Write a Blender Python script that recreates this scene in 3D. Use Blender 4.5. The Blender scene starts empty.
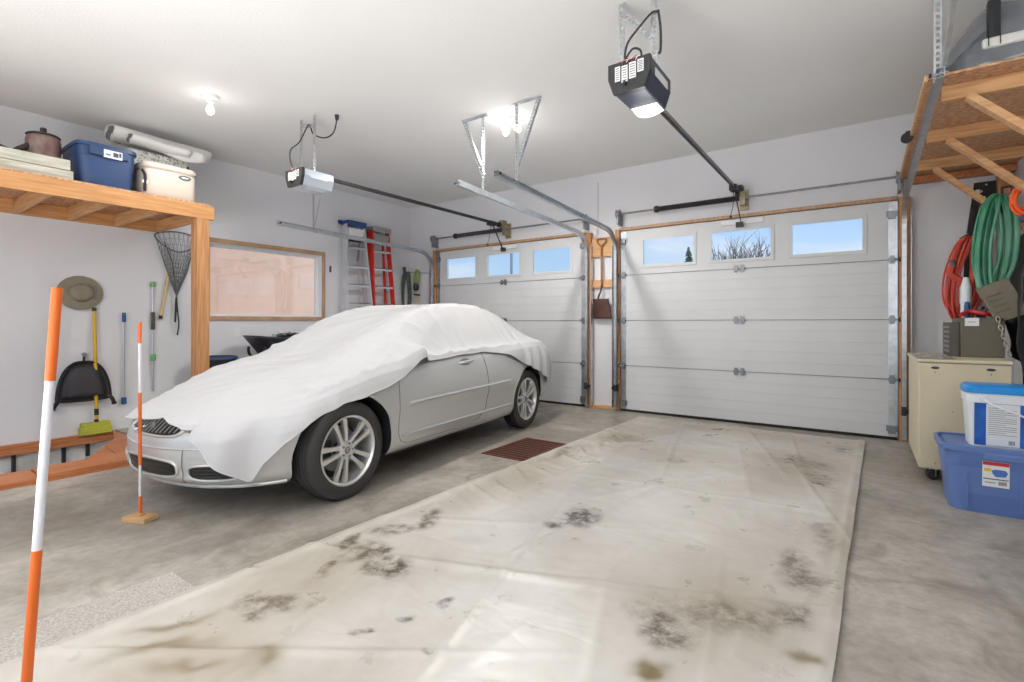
import bpy, bmesh, math, random
from mathutils import Vector, Matrix, noise
random.seed(7)
S = bpy.context.scene
COL = S.collection
PI = math.pi

# ---------------------------------------------------------------- camera
YAW = math.atan2(350, 497)
cam = bpy.data.cameras.new('camera'); camo = bpy.data.objects.new('camera', cam); COL.objects.link(camo)
cam.sensor_width = 36; cam.lens = 36*497/1024; cam.shift_y = -18/1024; cam.clip_start = 0.02
camo.location = (0, 0, 1.21); camo.rotation_euler = (PI/2, 0, YAW)
S.camera = camo
# ---------------------------------------------------------------- exposure
S.view_settings.view_transform = 'Standard'; S.view_settings.look = 'None'
S.view_settings.gamma = 1; S.view_settings.use_curve_mapping = False
S.view_settings.exposure = 0.06
# ---------------------------------------------------------------- sky
SKY_STRENGTH = 0.95
w = bpy.data.worlds.new('world'); S.world = w; w.use_nodes = True
nt = w.node_tree; nt.nodes.clear()
def wn(t, **k):
    n = nt.nodes.new(t)
    for a, b in k.items(): setattr(n, a, b)
    return n
out = wn('ShaderNodeOutputWorld'); bg = wn('ShaderNodeBackground'); tc = wn('ShaderNodeTexCoord')
sep = wn('ShaderNodeSeparateXYZ'); ramp = wn('ShaderNodeValToRGB'); ns = wn('ShaderNodeTexNoise'); cr = wn('ShaderNodeValToRGB'); mx = wn('ShaderNodeMixRGB')
nt.links.new(tc.outputs['Generated'], sep.inputs[0]); nt.links.new(sep.outputs['Z'], ramp.inputs[0])
ramp.color_ramp.elements[0].position = 0.0; ramp.color_ramp.elements[0].color = (.62, .80, .98, 1)
ramp.color_ramp.elements[1].position = 0.38; ramp.color_ramp.elements[1].color = (.20, .50, .95, 1)
mp = wn('ShaderNodeMapping'); mp.inputs['Scale'].default_value = (3, 3, 9)
nt.links.new(tc.outputs['Generated'], mp.inputs[0]); nt.links.new(mp.outputs[0], ns.inputs['Vector'])
ns.inputs['Scale'].default_value = 1.3; ns.inputs['Detail'].default_value = 6
cr.color_ramp.elements[0].position = .48; cr.color_ramp.elements[1].position = .78
cr.color_ramp.elements[0].color = (0, 0, 0, 1)
nt.links.new(ns.outputs['Fac'], cr.inputs[0]); nt.links.new(cr.outputs[0], mx.inputs[0])
nt.links.new(ramp.outputs[0], mx.inputs[1]); mx.inputs[2].default_value = (.95, .97, 1, 1)
nt.links.new(mx.outputs[0], bg.inputs[0]); bg.inputs[1].default_value = SKY_STRENGTH
nt.links.new(bg.outputs[0], out.inputs[0])
# ---------------------------------------------------------------- lamps of the room, and added fill lights
def lamp(name, kind, loc, energy, size=.1, color=(1, .97, .93), rot=(0, 0, 0), sy=None):
    l = bpy.data.lights.new(name, kind); l.energy = energy; l.color = color
    if kind == 'AREA':
        l.size = size
        if sy: l.shape = 'RECTANGLE'; l.size_y = sy
    else: l.shadow_soft_size = size
    o = bpy.data.objects.new(name, l); o.location = loc; o.rotation_euler = rot; COL.objects.link(o); return o
CEIL = 3.36
BULBS = [(-5.04, 2.2), (-3.03, 4.25)]
for i, (x, y) in enumerate(BULBS):
    lamp('bulb_light', 'POINT', (x, y, CEIL-.42), (2, 3)[i], .12)
for x, y, e in ((-5.04, 2.2, 32), (-3.03, 4.25, 160)):      # spots added at the bulbs to brighten the room but spare the ceiling
    sp_ = lamp('bulb_fill_spot', 'SPOT', (x, y, CEIL-.20), e, .08); sp_.data.spot_size = math.radians(172); sp_.data.spot_blend = .5
lamp('opener_bulb_light', 'POINT', (-1.21, 3.30, 2.50), 2, .08)
# fill areas added in two made-up openings of the rear wall, behind the camera
REAR_FILL = [(-5.2, -3.02, 1.6, 3.0, 2.2), (-1.0, -3.02, 1.6, 3.0, 2.2)]
for x, y, z, sx, sz in REAR_FILL:
    lamp('rear_fill', 'AREA', (x, y, z), 150, sx, (.93, .96, 1.0), (PI/2, 0, PI), sz)
# unseen fill areas added behind the camera, turned up to brighten the ceiling
for x, y, e in ((-4.9, -2.2, 25), (-.6, -1.7, 130), (-2.4, -1.0, 140)):
    lamp('ceiling_fill', 'AREA', (x, y, .7), e, 1.6, (1, .98, .95), (PI, 0, 0))

sun = lamp('sun', 'SUN', (0, 0, 20), 2.6, .02, (1, .97, .92), (0, math.radians(36), math.radians(-8)))
sun.data.angle = math.radians(3)
# ---------------------------------------------------------------- materials
M = {}
def mat(name, col, rough=.5, metal=0., var=0., vscale=8., bump=0., bscale=60., stretch=(1, 1, 1), col2=None, coat=0., alpha=1., spec=.5, trans=0., detail=4, sheen=0.):
    m = bpy.data.materials.new(name); m.use_nodes = True; t = m.node_tree; p = t.nodes['Principled BSDF']
    p.inputs['Base Color'].default_value = (*col, 1); p.inputs['Roughness'].default_value = rough; p.inputs['Metallic'].default_value = metal
    p.inputs['Coat Weight'].default_value = coat; p.inputs['Alpha'].default_value = alpha; p.inputs['Specular IOR Level'].default_value = spec
    p.inputs['Transmission Weight'].default_value = trans; p.inputs['Sheen Weight'].default_value = sheen
    tcn = t.nodes.new('ShaderNodeTexCoord'); mpn = t.nodes.new('ShaderNodeMapping'); mpn.inputs['Scale'].default_value = stretch
    t.links.new(tcn.outputs['Object'], mpn.inputs[0])
    if var > 0 or col2:
        n = t.nodes.new('ShaderNodeTexNoise'); n.inputs['Scale'].default_value = vscale; n.inputs['Detail'].default_value = detail
        t.links.new(mpn.outputs[0], n.inputs['Vector'])
        r = t.nodes.new('ShaderNodeValToRGB'); c2 = col2 or tuple(c*(1-var) for c in col)
        r.color_ramp.elements[0].position = .33; r.color_ramp.elements[1].position = .67
        r.color_ramp.elements[0].color = (*c2, 1); r.color_ramp.elements[1].color = (*col, 1)
        t.links.new(n.outputs['Fac'], r.inputs[0]); t.links.new(r.outputs[0], p.inputs['Base Color'])
    if bump > 0:
        n = t.nodes.new('ShaderNodeTexNoise'); n.inputs['Scale'].default_value = bscale; n.inputs['Detail'].default_value = 5
        t.links.new(mpn.outputs[0], n.inputs['Vector'])
        b = t.nodes.new('ShaderNodeBump'); b.inputs['Strength'].default_value = bump; b.inputs['Distance'].default_value = .01
        t.links.new(n.outputs['Fac'], b.inputs['Height']); t.links.new(b.outputs[0], p.inputs['Normal'])
    M[name] = m; return m
def emis(name, col, s):
    m = mat(name, col, .4); p = m.node_tree.nodes['Principled BSDF']
    p.inputs['Emission Color'].default_value = (*col, 1); p.inputs['Emission Strength'].default_value = s; return m
def srgb(r, g, b):
    f = lambda c: (c/255/12.92 if c/255 <= .04045 else ((c/255+.055)/1.055)**2.4)
    return (f(r), f(g), f(b))
mat('wall_paint', (.75, .75, .775), .65, var=.04, vscale=1.2, bump=.08, bscale=90)
mat('ceiling_paint', (.88, .88, .87), .8, var=.04, vscale=.8, bump=.25, bscale=60)
mat('wood_x', srgb(224, 178, 128), .55, col2=srgb(196, 144, 96), vscale=5, stretch=(.6, 9, 9), bump=.1, bscale=20)
mat('wood_y', srgb(212, 160, 106), .55, col2=srgb(188, 132, 82), vscale=5, stretch=(9, .6, 9), bump=.1, bscale=20)
mat('wood_z', srgb(206, 154, 104), .55, col2=srgb(178, 122, 76), vscale=5, stretch=(9, 9, .6), bump=.1, bscale=20)
mat('red_wood', srgb(206, 136, 88), .5, col2=srgb(176, 104, 62), vscale=5, stretch=(9, .6, 9))
mat('trim_wood', srgb(198, 162, 128), .5, col2=srgb(170, 130, 96), vscale=5, stretch=(9, .8, .8))
mat('osb', srgb(224, 178, 138), .7, col2=srgb(168, 120, 86), vscale=28, stretch=(1, 1.8, 1), bump=.3, bscale=60, detail=8)
mat('osb_edge', srgb(222, 178, 132), .7, var=.2, vscale=40)
mat('plank_white', srgb(206, 204, 192), .7, col2=srgb(170, 168, 152), vscale=5, stretch=(4, .8, 9))
mat('door_white', (.66, .67, .68), .45, var=.05, vscale=2.2, bump=.04, bscale=200)
mat('galv', (.60, .63, .66), .32, .85, var=.2, vscale=18, bump=.05)
mat('galv_dark', (.30, .32, .34), .4, .8, var=.2, vscale=18)
mat('dark_metal', (.05, .05, .05), .45, .5)
mat('black', (.018, .018, .02), .5)
mat('black_rubber', (.045, .044, .043), .75, bump=.2, bscale=150)
mat('seal', (.012, .012, .012), .8)
mat('brass', (.38, .33, .22), .4, .8)
mat('car_silver', (.62, .63, .62), .30, .5, coat=.5, var=.03, vscale=200)
mat('chrome', (.8, .8, .8), .12, 1.)
mat('alloy', (.72, .72, .71), .28, .75)
mat('grille_black', (.012, .012, .013), .35)
mat('intake_grey', (.22, .22, .22), .4, .2)
mat('cover_cloth', (.60, .60, .61), .85, bump=.15, bscale=30, sheen=.1, spec=.2)
mat('alu', (.72, .73, .75), .35, .7)
mat('red_fibre', srgb(212, 42, 28), .4)
mat('blue_plastic', srgb(38, 68, 128), .4)
mat('blue_tote', srgb(44, 70, 112), .45, var=.06, vscale=5)
mat('blue_tote_light', srgb(96, 124, 182), .42, var=.06, vscale=5)
mat('grey_lid', srgb(150, 152, 150), .5)
mat('cooler', srgb(202, 190, 178), .5)
mat('badge_grey', srgb(96, 98, 100), .4)
mat('paper', (.80, .80, .80), .6)
mat('paper_shiny', (.82, .82, .80), .35)
mat('label_red', srgb(206, 44, 50), .5)
mat('label_yellow', srgb(232, 196, 50), .5)
mat('label_blue', srgb(70, 120, 190), .5)
mat('label_ink', srgb(60, 72, 96), .6)
mat('lid_blue', srgb(20, 140, 220), .35)
mat('bucket_white', srgb(226, 230, 234), .4)
mat('bucket_blue', srgb(30, 110, 200), .4, col2=srgb(20, 70, 160), vscale=9)
mat('cream_metal', srgb(214, 202, 172), .45, var=.05, vscale=6)
mat('olive', srgb(104, 98, 82), .55, var=.12, vscale=14)
mat('olive_lid', srgb(120, 112, 94), .5, var=.1, vscale=14)
mat('hose_green', srgb(50, 140, 100), .35, col2=srgb(120, 178, 150), vscale=3)
mat('cord_red', srgb(206, 72, 54), .45)
mat('cord_orange', srgb(250, 100, 40), .4)
mat('cord_black', (.03, .03, .032), .5)
mat('chain', (.55, .52, .46), .35, .9)
mat('pot_rust', srgb(150, 138, 132), .6, col2=srgb(112, 72, 64), vscale=9, stretch=(1, 1, .5), metal=.2)
mat('pot_dark', srgb(66, 58, 54), .6, .4)
mat('hat', srgb(146, 138, 120), .85, var=.15, vscale=30, bump=.3, bscale=200)
mat('yellow_pole', srgb(214, 170, 40), .4)
mat('broom_yellow', srgb(198, 196, 70), .8, var=.2, vscale=60, bump=.6, bscale=120)
mat('bag_black', (.02, .02, .024), .45, bump=.3, bscale=80)
mat('bag_mesh', (.055, .05, .055), .7, bump=.5, bscale=300)
mat('silver_pole', (.55, .57, .62), .3, .6)
mat('tip_blue', srgb(46, 88, 142), .5)
mat('grip_grey', srgb(84, 80, 74), .6)
mat('tip_green', srgb(110, 176, 112), .5)
mat('net', srgb(104, 108, 110), .7)
mat('bamboo', srgb(206, 184, 130), .5)
mat('marker_orange', srgb(218, 102, 30), .35)
mat('marker_white', (.66, .66, .70), .35)
mat('block_wood', srgb(206, 166, 118), .6, var=.12, vscale=12)
mat('roll_white', srgb(232, 230, 228), .6)
mat('roll_grey', srgb(140, 140, 142), .8, col2=srgb(90, 90, 94), vscale=20)
mat('foundation', srgb(236, 236, 234), .8, col2=srgb(196, 192, 186), vscale=5, detail=8, bump=.5, bscale=14)
mat('shovel_rust', srgb(96, 66, 58), .6, .4, var=.2, vscale=9)
mat('shovel_handle', srgb(150, 104, 66), .5)
mat('grate_rust', srgb(122, 62, 44), .7, .2, var=.3, vscale=30)
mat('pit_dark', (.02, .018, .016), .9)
mat('carpet', srgb(216, 210, 202), .95, col2=srgb(178, 172, 164), vscale=120, detail=2, bump=1., bscale=200)
mat('opener_grey', srgb(66, 72, 92), .4, .2)
mat('opener_light_case', srgb(196, 204, 214), .35, .2)
mat('opener_black', (.03, .03, .033), .4)
mat('siding', srgb(240, 198, 170), .7, var=.08, vscale=3)
mat('vinyl', (.80, .80, .80), .35)
mat('trimmer_green', srgb(140, 160, 50), .45)
mat('cord_greygreen', srgb(88, 98, 92), .6)
mat('red_wire', srgb(190, 40, 40), .5)
mat('wb_black', (.02, .022, .025), .35)
mat('plastic_wrap_dark', srgb(122, 126, 132), .16, var=.35, vscale=4, coat=.8, bump=.8, bscale=9, stretch=(1, 2.5, 1))
mat('plastic_wrap', srgb(196, 198, 198), .15, alpha=.72, var=.2, vscale=9, coat=.6, bump=.8, bscale=16)
mat('plastic_bright', srgb(236, 238, 238), .2, var=.15, vscale=9, coat=.6, bump=.8, bscale=16)
mat('foam_white', srgb(222, 220, 214), .5)
mat('tarp_dark', (.035, .033, .032), .45, bump=.3, bscale=30)
mat('snow', (.7, .72, .75), .9)
mat('bark', (.10, .08, .07), .9)
mat('needle', (.03, .06, .03), .9)
mat('pole_grey', (.25, .27, .3), .5)
mat('bulb_holder', (.8, .8, .78), .4)
emis('bulb_glow', (1, .98, .95), 8)
emis('lens_glow', (1, .93, .78), 1.1)
mat('gravel', (.35, .34, .33), .9, var=.3, vscale=20)
# paisley cloth/box
m = mat('paisley', (.6, .62, .6), .8); t = m.node_tree; v = t.nodes.new('ShaderNodeTexVoronoi'); v.inputs['Scale'].default_value = 38
r = t.nodes.new('ShaderNodeValToRGB'); r.color_ramp.elements[0].position = .28; r.color_ramp.elements[1].position = .5
r.color_ramp.elements[0].color = (*srgb(150, 158, 150), 1); r.color_ramp.elements[1].color = (*srgb(232, 232, 226), 1)
tcn = t.nodes.new('ShaderNodeTexCoord'); t.links.new(tcn.outputs['Object'], v.inputs['Vector']); t.links.new(v.outputs['Distance'], r.inputs[0]); t.links.new(r.outputs[0], t.nodes['Principled BSDF'].inputs['Base Color'])
# glass pane: mostly clear, Fresnel reflection
def glassmat(name, tint, refl=.02):
    m = bpy.data.materials.new(name); m.use_nodes = True; t = m.node_tree; t.nodes.clear()
    o = t.nodes.new('ShaderNodeOutputMaterial'); tr = t.nodes.new('ShaderNodeBsdfTransparent'); gl = t.nodes.new('ShaderNodeBsdfGlossy')
    lw = t.nodes.new('ShaderNodeLayerWeight'); lw.inputs[0].default_value = .5; mxs = t.nodes.new('ShaderNodeMixShader')
    pw = t.nodes.new('ShaderNodeMath'); pw.operation = 'POWER'; pw.inputs[1].default_value = 4; fr = t.nodes.new('ShaderNodeMath'); fr.operation = 'MULTIPLY_ADD'; fr.inputs[1].default_value = .8; fr.inputs[2].default_value = refl
    t.links.new(lw.outputs['Facing'], pw.inputs[0]); t.links.new(pw.outputs[0], fr.inputs[0])
    tr.inputs[0].default_value = (*tint, 1); gl.inputs['Roughness'].default_value = .01
    t.links.new(fr.outputs[0], mxs.inputs[0]); t.links.new(tr.outputs[0], mxs.inputs[1]); t.links.new(gl.outputs[0], mxs.inputs[2]); t.links.new(mxs.outputs[0], o.inputs[0])
    M[name] = m
glassmat('glass', (.97, .98, .99)); glassmat('glass_window', (.97, .97, .97), .10)
# concrete
m = mat('concrete', srgb(176, 170, 160), .38, bump=.05, bscale=30); t = m.node_tree; p = t.nodes['Principled BSDF']
tcn = t.nodes.new('ShaderNodeTexCoord')
def nz(t, tcn, scale, detail=6, rough=.6, st=(1, 1, 1), dist=0.):
    mp_ = t.nodes.new('ShaderNodeMapping'); mp_.inputs['Scale'].default_value = st; t.links.new(tcn.outputs['Object'], mp_.inputs[0])
    n = t.nodes.new('ShaderNodeTexNoise'); n.inputs['Scale'].default_value = scale; n.inputs['Detail'].default_value = detail; n.inputs['Roughness'].default_value = rough
    n.inputs['Distortion'].default_value = dist
    t.links.new(mp_.outputs[0], n.inputs['Vector']); return n.outputs['Fac']
def rmp(t, fac, *stops):
    r = t.nodes.new('ShaderNodeValToRGB'); e = r.color_ramp.elements
    while len(e) < len(stops): e.new(.5)
    for q, (pos, c) in zip(e, stops): q.position = pos; q.color = (*c, 1)
    t.links.new(fac, r.inputs[0]); return r.outputs[0]
def mixc(t, fac, a, b, mode='MIX'):
    x = t.nodes.new('ShaderNodeMixRGB'); x.blend_type = mode
    for s_, v_ in ((0, fac), (1, a), (2, b)):
        if isinstance(v_, (float, int)): x.inputs[s_].default_value = v_
        elif isinstance(v_, tuple): x.inputs[s_].default_value = (*v_, 1)
        else: t.links.new(v_, x.inputs[s_])
    return x.outputs[0]
base = rmp(t, nz(t, tcn, 1.1, 8, .65, (1, .7, 1), .6), (.32, srgb(132, 124, 112)), (.5, srgb(166, 160, 150)), (.66, srgb(196, 191, 182)))
fine = rmp(t, nz(t, tcn, 14, 8, .7), (.35, (.80, .79, .78)), (.65, (1.06, 1.06, 1.06)))
c = mixc(t, 1., base, fine, 'MULTIPLY')
blot = rmp(t, nz(t, tcn, 2.6, 5, .6, dist=1.), (.54, (0, 0, 0)), (.70, (.6, .6, .6)))
c = mixc(t, blot, c, srgb(120, 110, 98))
t.links.new(c, p.inputs['Base Color'])
rr = rmp(t, nz(t, tcn, 3, 5), (.3, (.30, .30, .30)), (.7, (.55, .55, .55))); t.links.new(rr, p.inputs['Roughness'])
# floor tarp with dirt attribute
m = mat('tarp', srgb(214, 206, 192), .35, bump=.0); t = m.node_tree; p = t.nodes['Principled BSDF']
tcn = t.nodes.new('ShaderNodeTexCoord'); at = t.nodes.new('ShaderNodeAttribute'); at.attribute_name = 'dirt'
base = rmp(t, nz(t, tcn, 1.3, 6, .6), (.2, srgb(176, 168, 156)), (.5, srgb(204, 200, 193)), (.8, srgb(222, 221, 218)))
hf = rmp(t, nz(t, tcn, 16, 10, .72, dist=.15), (.36, (.0, .0, .0)), (.60, (1, 1, 1)))
sp = t.nodes.new('ShaderNodeSeparateColor'); t.links.new(at.outputs['Color'], sp.inputs[0])
f1 = mixc(t, 1., sp.outputs[0], hf, 'MULTIPLY')
c = mixc(t, f1, base, srgb(58, 48, 42))
c = mixc(t, sp.outputs[1], c, srgb(112, 98, 60))
c = mixc(t, sp.outputs[2], c, srgb(158, 144, 122))
t.links.new(c, p.inputs['Base Color'])
bp = t.nodes.new('ShaderNodeBump'); bp.inputs['Strength'].default_value = .50; bp.inputs['Distance'].default_value = .02
def ridge(scale, st, dist=0.):
    q = nz(t, tcn, scale, 3, .45, st, dist); a = t.nodes.new('ShaderNodeMath'); a.operation = 'SUBTRACT'; a.inputs[1].default_value = .5; t.links.new(q, a.inputs[0])
    b_ = t.nodes.new('ShaderNodeMath'); b_.operation = 'ABSOLUTE'; t.links.new(a.outputs[0], b_.inputs[0]); return b_.outputs[0]
ad = t.nodes.new('ShaderNodeMath'); ad.operation = 'ADD'; t.links.new(ridge(1.6, (1, .6, 1), .6), ad.inputs[0]); t.links.new(ridge(3.6, (.6, 1, 1), .8), ad.inputs[1])
t.links.new(ad.outputs[0], bp.inputs['Height']); t.links.new(bp.outputs[0], p.inputs['Normal'])
rr = rmp(t, nz(t, tcn, 5, 5), (.3, (.24, .24, .24)), (.7, (.48, .48, .48))); t.links.new(rr, p.inputs['Roughness'])

# ---------------------------------------------------------------- geometry helpers
WL = {}          # world location of every root/part (no rotated roots use world mode)
def thing(name, label, cat, loc=(0, 0, 0), rotz=0, group=None, kind=None):
    o = bpy.data.objects.new(name, None); COL.objects.link(o); o.location = loc; o.rotation_euler = (0, 0, rotz); o.empty_display_size = .1
    WL[o.name] = Vector(loc)
    tag(o, label, cat, group, kind); return o
def tag(o, label=None, cat=None, group=None, kind=None):
    if label: o['label'] = label
    if cat: o['category'] = cat
    if group: o['group'] = group
    if kind: o['kind'] = kind
    return o
def dup(root, loc, label, rotz=None):
    r = root.copy(); COL.objects.link(r); r.location = loc; r['label'] = label
    if rotz is not None: r.rotation_euler = (0, 0, rotz)
    def rec(a, b):
        for ch in [q for q in bpy.data.objects if q.parent == a]:
            c = ch.copy(); COL.objects.link(c); c.parent = b; rec(ch, c)
    rec(root, r); return r
class MB:
    def __init__(s): s.v = []; s.f = []; s.m = []; s.mats = []
    def mi(s, m):
        m = M[m] if isinstance(m, str) else m
        if m not in s.mats: s.mats.append(m)
        return s.mats.index(m)
    def add(s, vs, fs, m):
        b = len(s.v); s.v += [Vector(q) for q in vs]; k = s.mi(m)
        for f in fs: s.f.append([b+i for i in f]); s.m.append(k)
        return s
    def box(s, x0, x1, y0, y1, z0, z1, m, T=None):
        vs = [Vector((x, y, z)) for x in (x0, x1) for y in (y0, y1) for z in (z0, z1)]
        if T: vs = [T @ q for q in vs]
        return s.add(vs, [(0, 1, 3, 2), (4, 6, 7, 5), (0, 4, 5, 1), (2, 3, 7, 6), (0, 2, 6, 4), (1, 5, 7, 3)], m)
    def bar(s, p0, p1, w_, h_, m, up=(0, 0, 1)):      # rectangular bar between two points
        p0, p1 = Vector(p0), Vector(p1); d = (p1-p0).normalized(); u = Vector(up); a = d.cross(u)
        if a.length < 1e-4: a = d.cross(Vector((1, 0, 0)))
        a.normalize(); b = a.cross(d).normalized()
        vs = [p+a*sa*w_/2+b*sb*h_/2 for p in (p0, p1) for sa, sb in ((-1, -1), (1, -1), (1, 1), (-1, 1))]
        return s.add(vs, [(3, 2, 1, 0), (4, 5, 6, 7), (0, 1, 5, 4), (1, 2, 6, 5), (2, 3, 7, 6), (3, 0, 4, 7)], m)
    def tube(s, pts, r, m, n=8, closed=False, cap=True):
        pts = [Vector(q) for q in pts]; R = r if isinstance(r, (list, tuple)) else [r]*len(pts); N_ = len(pts); rings = []
        prev = None
        for i, q in enumerate(pts):
            if closed: d = pts[(i+1) % N_]-pts[i-1]
            else: d = pts[min(i+1, N_-1)]-pts[max(i-1, 0)]
            d = d.normalized() if d.length > 1e-9 else Vector((0, 0, 1))
            if prev is None:
                a = d.cross(Vector((0, 0, 1)))
                if a.length < .1: a = d.cross(Vector((1, 0, 0)))
            else: a = prev-d*prev.dot(d)
            a.normalize(); prev = a; b = d.cross(a)
            rings.append([q+(a*math.cos(2*PI*k/n)+b*math.sin(2*PI*k/n))*R[i] for k in range(n)])
        vs = [q for rg in rings for q in rg]; fs = []
        for i in range(N_ if closed else N_-1):
            j = (i+1) % N_
            for k in range(n): fs.append((i*n+k, i*n+(k+1) % n, j*n+(k+1) % n, j*n+k))
        if cap and not closed: fs.append(tuple(range(n-1, -1, -1))); fs.append(tuple((N_-1)*n+k for k in range(n)))
        return s.add(vs, fs, m)
    def lathe(s, prof, m, n=32, T=None, sx=1., sy=1., cap=True):  # profile (r,z) about local z
        vs = []; fs = []; L_ = len(prof)
        for (r_, z) in prof:
            for k in range(n):
                q = Vector((r_*math.cos(2*PI*k/n)*sx, r_*math.sin(2*PI*k/n)*sy, z)); vs.append(T @ q if T else q)
        for i in range(L_-1):
            for k in range(n): fs.append((i*n+k, i*n+(k+1) % n, (i+1)*n+(k+1) % n, (i+1)*n+k))
        if cap and prof[0][0] > 1e-6: fs.append(tuple(range(n-1, -1, -1)))
        if cap and prof[-1][0] > 1e-6: fs.append(tuple((L_-1)*n+k for k in range(n)))
        return s.add(vs, fs, m)
    def prism(s, poly, depth, m, T=None):             # polygon in local xy, extruded along +z
        n = len(poly); vs = [Vector((x, y, 0)) for x, y in poly]+[Vector((x, y, depth)) for x, y in poly]
        if T: vs = [T @ q for q in vs]
        return s.add(vs, [tuple(range(n-1, -1, -1)), tuple(range(n, 2*n))]+[(i, (i+1) % n, n+(i+1) % n, n+i) for i in range(n)], m)
    def grid(s, fn, nu, nv, m, wrap=False):
        vs = [fn(i/(nu if wrap else nu-1), j/(nv-1)) for i in range(nu) for j in range(nv)]; fs = []
        for i in range(nu if wrap else nu-1):
            for j in range(nv-1): fs.append((i*nv+j, ((i+1) % nu)*nv+j, ((i+1) % nu)*nv+j+1, i*nv+j+1))
        return s.add(vs, fs, m)
    def build(s, name, parent=None, smooth=False, bevel=0., local=False, loc=None, solid=0., subd=0, ang=35):
        me = bpy.data.meshes.new(name); o = bpy.data.objects.new(name, me); COL.objects.link(o)
        if parent is not None: off = Vector((0, 0, 0)) if local else WL.get(parent.name, Vector((0, 0, 0)))
        elif loc is not None: off = Vector(loc)
        elif local: off = Vector((0, 0, 0))
        else:
            xs = [q.x for q in s.v]; ys = [q.y for q in s.v]; zs = [q.z for q in s.v]
            off = Vector(((min(xs)+max(xs))/2, (min(ys)+max(ys))/2, min(zs)))
        me.from_pydata([tuple(q-off) for q in s.v], [], s.f); 
        for q in s.mats: me.materials.append(q)
        me.polygons.foreach_set('material_index', s.m)
        b = bmesh.new(); b.from_mesh(me); bmesh.ops.remove_doubles(b, verts=b.verts, dist=1e-5); bmesh.ops.recalc_face_normals(b, faces=b.faces); b.to_mesh(me); b.free()
        if smooth:
            me.polygons.foreach_set('use_smooth', [True]*len(me.polygons)); me.set_sharp_from_angle(angle=math.radians(ang))
        if parent is not None: o.parent = parent; WL[o.name] = off
        else: o.location = off; WL[o.name] = off.copy()
        if solid: q = o.modifiers.new('t', 'SOLIDIFY'); q.thickness = solid; q.offset = 0
        if bevel: q = o.modifiers.new('b', 'BEVEL'); q.width = bevel; q.segments = 2; q.limit_method = 'ANGLE'
        if subd: q = o.modifiers.new('s', 'SUBSURF'); q.levels = subd; q.render_levels = subd
        return o
def frame(o, x, y=None):       # matrix with origin o, local z = x-dir etc.
    z = Vector(x).normalized(); a = Vector(y) if y else (Vector((0, 0, 1)) if abs(z.z) < .9 else Vector((1, 0, 0)))
    X_ = a.cross(z).normalized(); Y_ = z.cross(X_)
    return Matrix(((X_.x, Y_.x, z.x, o[0]), (X_.y, Y_.y, z.y, o[1]), (X_.z, Y_.z, z.z, o[2]), (0, 0, 0, 1)))
def lerp(a, b, t): return a+(b-a)*t
def interp(xs, ys, x, smooth=True):
    if x <= xs[0]: return ys[0]
    if x >= xs[-1]: return ys[-1]
    for i in range(len(xs)-1):
        if x <= xs[i+1]:
            t = (x-xs[i])/(xs[i+1]-xs[i])
            if smooth:   # catmull-rom style tangents
                def sl(k):
                    if k <= 0 or k >= len(xs)-1: return 0 if len(xs) < 3 else (ys[min(k+1, len(xs)-1)]-ys[max(k-1, 0)])/(xs[min(k+1, len(xs)-1)]-xs[max(k-1, 0)])
                    return (ys[k+1]-ys[k-1])/(xs[k+1]-xs[k-1])
                h = xs[i+1]-xs[i]; t2 = t*t; t3 = t2*t
                return (2*t3-3*t2+1)*ys[i]+(t3-2*t2+t)*h*sl(i)+(-2*t3+3*t2)*ys[i+1]+(t3-t2)*h*sl(i+1)
            return lerp(ys[i], ys[i+1], t)
def sstep(a, b, x):
    t = max(0, min(1, (x-a)/(b-a))); return t*t*(3-2*t)
def spline(pts, n=8, closed=False):
    P_ = [Vector(q) for q in pts]; out_ = []; N_ = len(P_)
    for i in range(N_ if closed else N_-1):
        if closed: a, b, c_, d = P_[i-1], P_[i], P_[(i+1) % N_], P_[(i+2) % N_]
        else: a, b, c_, d = P_[max(i-1, 0)], P_[i], P_[i+1], P_[min(i+2, N_-1)]
        for k in range(n):
            t = k/n; out_.append(.5*((2*b)+(c_-a)*t+(2*a-5*b+4*c_-d)*t*t+(3*b-a-3*c_+d)*t**3))
    if not closed: out_.append(P_[-1])
    return out_
def struct(mb, name, **k): return tag(mb.build(name, **k), kind='structure')

# ================================================================ SETTING
WX, WY, RX, BY = -6.94, 6.53, 1.17, -3.1
PIT = (-6.94, -5.40, -3.05, 2.02)       # opening in the floor beside the left wall
b = MB()
b.box(PIT[1], RX+.2, BY-.2, WY, -.15, 0, 'concrete'); b.box(WX, PIT[1], PIT[3], WY, -.15, 0, 'concrete')
b.box(WX-.2, RX+.2, WY, WY+.35, -.15, -.002, 'concrete')
struct(b, 'floor')
b = MB(); b.box(WX-.2, RX+.2, BY-.2, WY+.2, CEIL, CEIL+.15, 'ceiling_paint'); struct(b, 'ceiling')
# foundation of the sunken strip
b = MB(); b.box(WX-.15, WX, BY, PIT[3]+.1, -1.0, -.10, 'foundation'); b.box(WX, PIT[1], PIT[3], PIT[3]+.1, -1.0, -.15, 'foundation'); b.box(PIT[1], PIT[1]+.1, BY, PIT[3], -1.0, -.15, 'foundation')
b.box(WX-.1, PIT[1]+.1, BY, PIT[3]+.1, -1.1, -1.0, 'concrete'); struct(b, 'trim_1')
# left wall with window opening
wy0, wy1, wz0, wz1 = 3.02, 4.66, 1.30, 2.27
b = MB(); b.box(WX-.15, WX, BY-.2, wy0, -.1, CEIL, 'wall_paint'); b.box(WX-.15, WX, wy1, WY+.15, -.1, CEIL, 'wall_paint')
b.box(WX-.15, WX, wy0, wy1, -.1, wz0, 'wall_paint'); b.box(WX-.15, WX, wy0, wy1, wz1, CEIL, 'wall_paint'); struct(b, 'wall_left')
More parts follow.
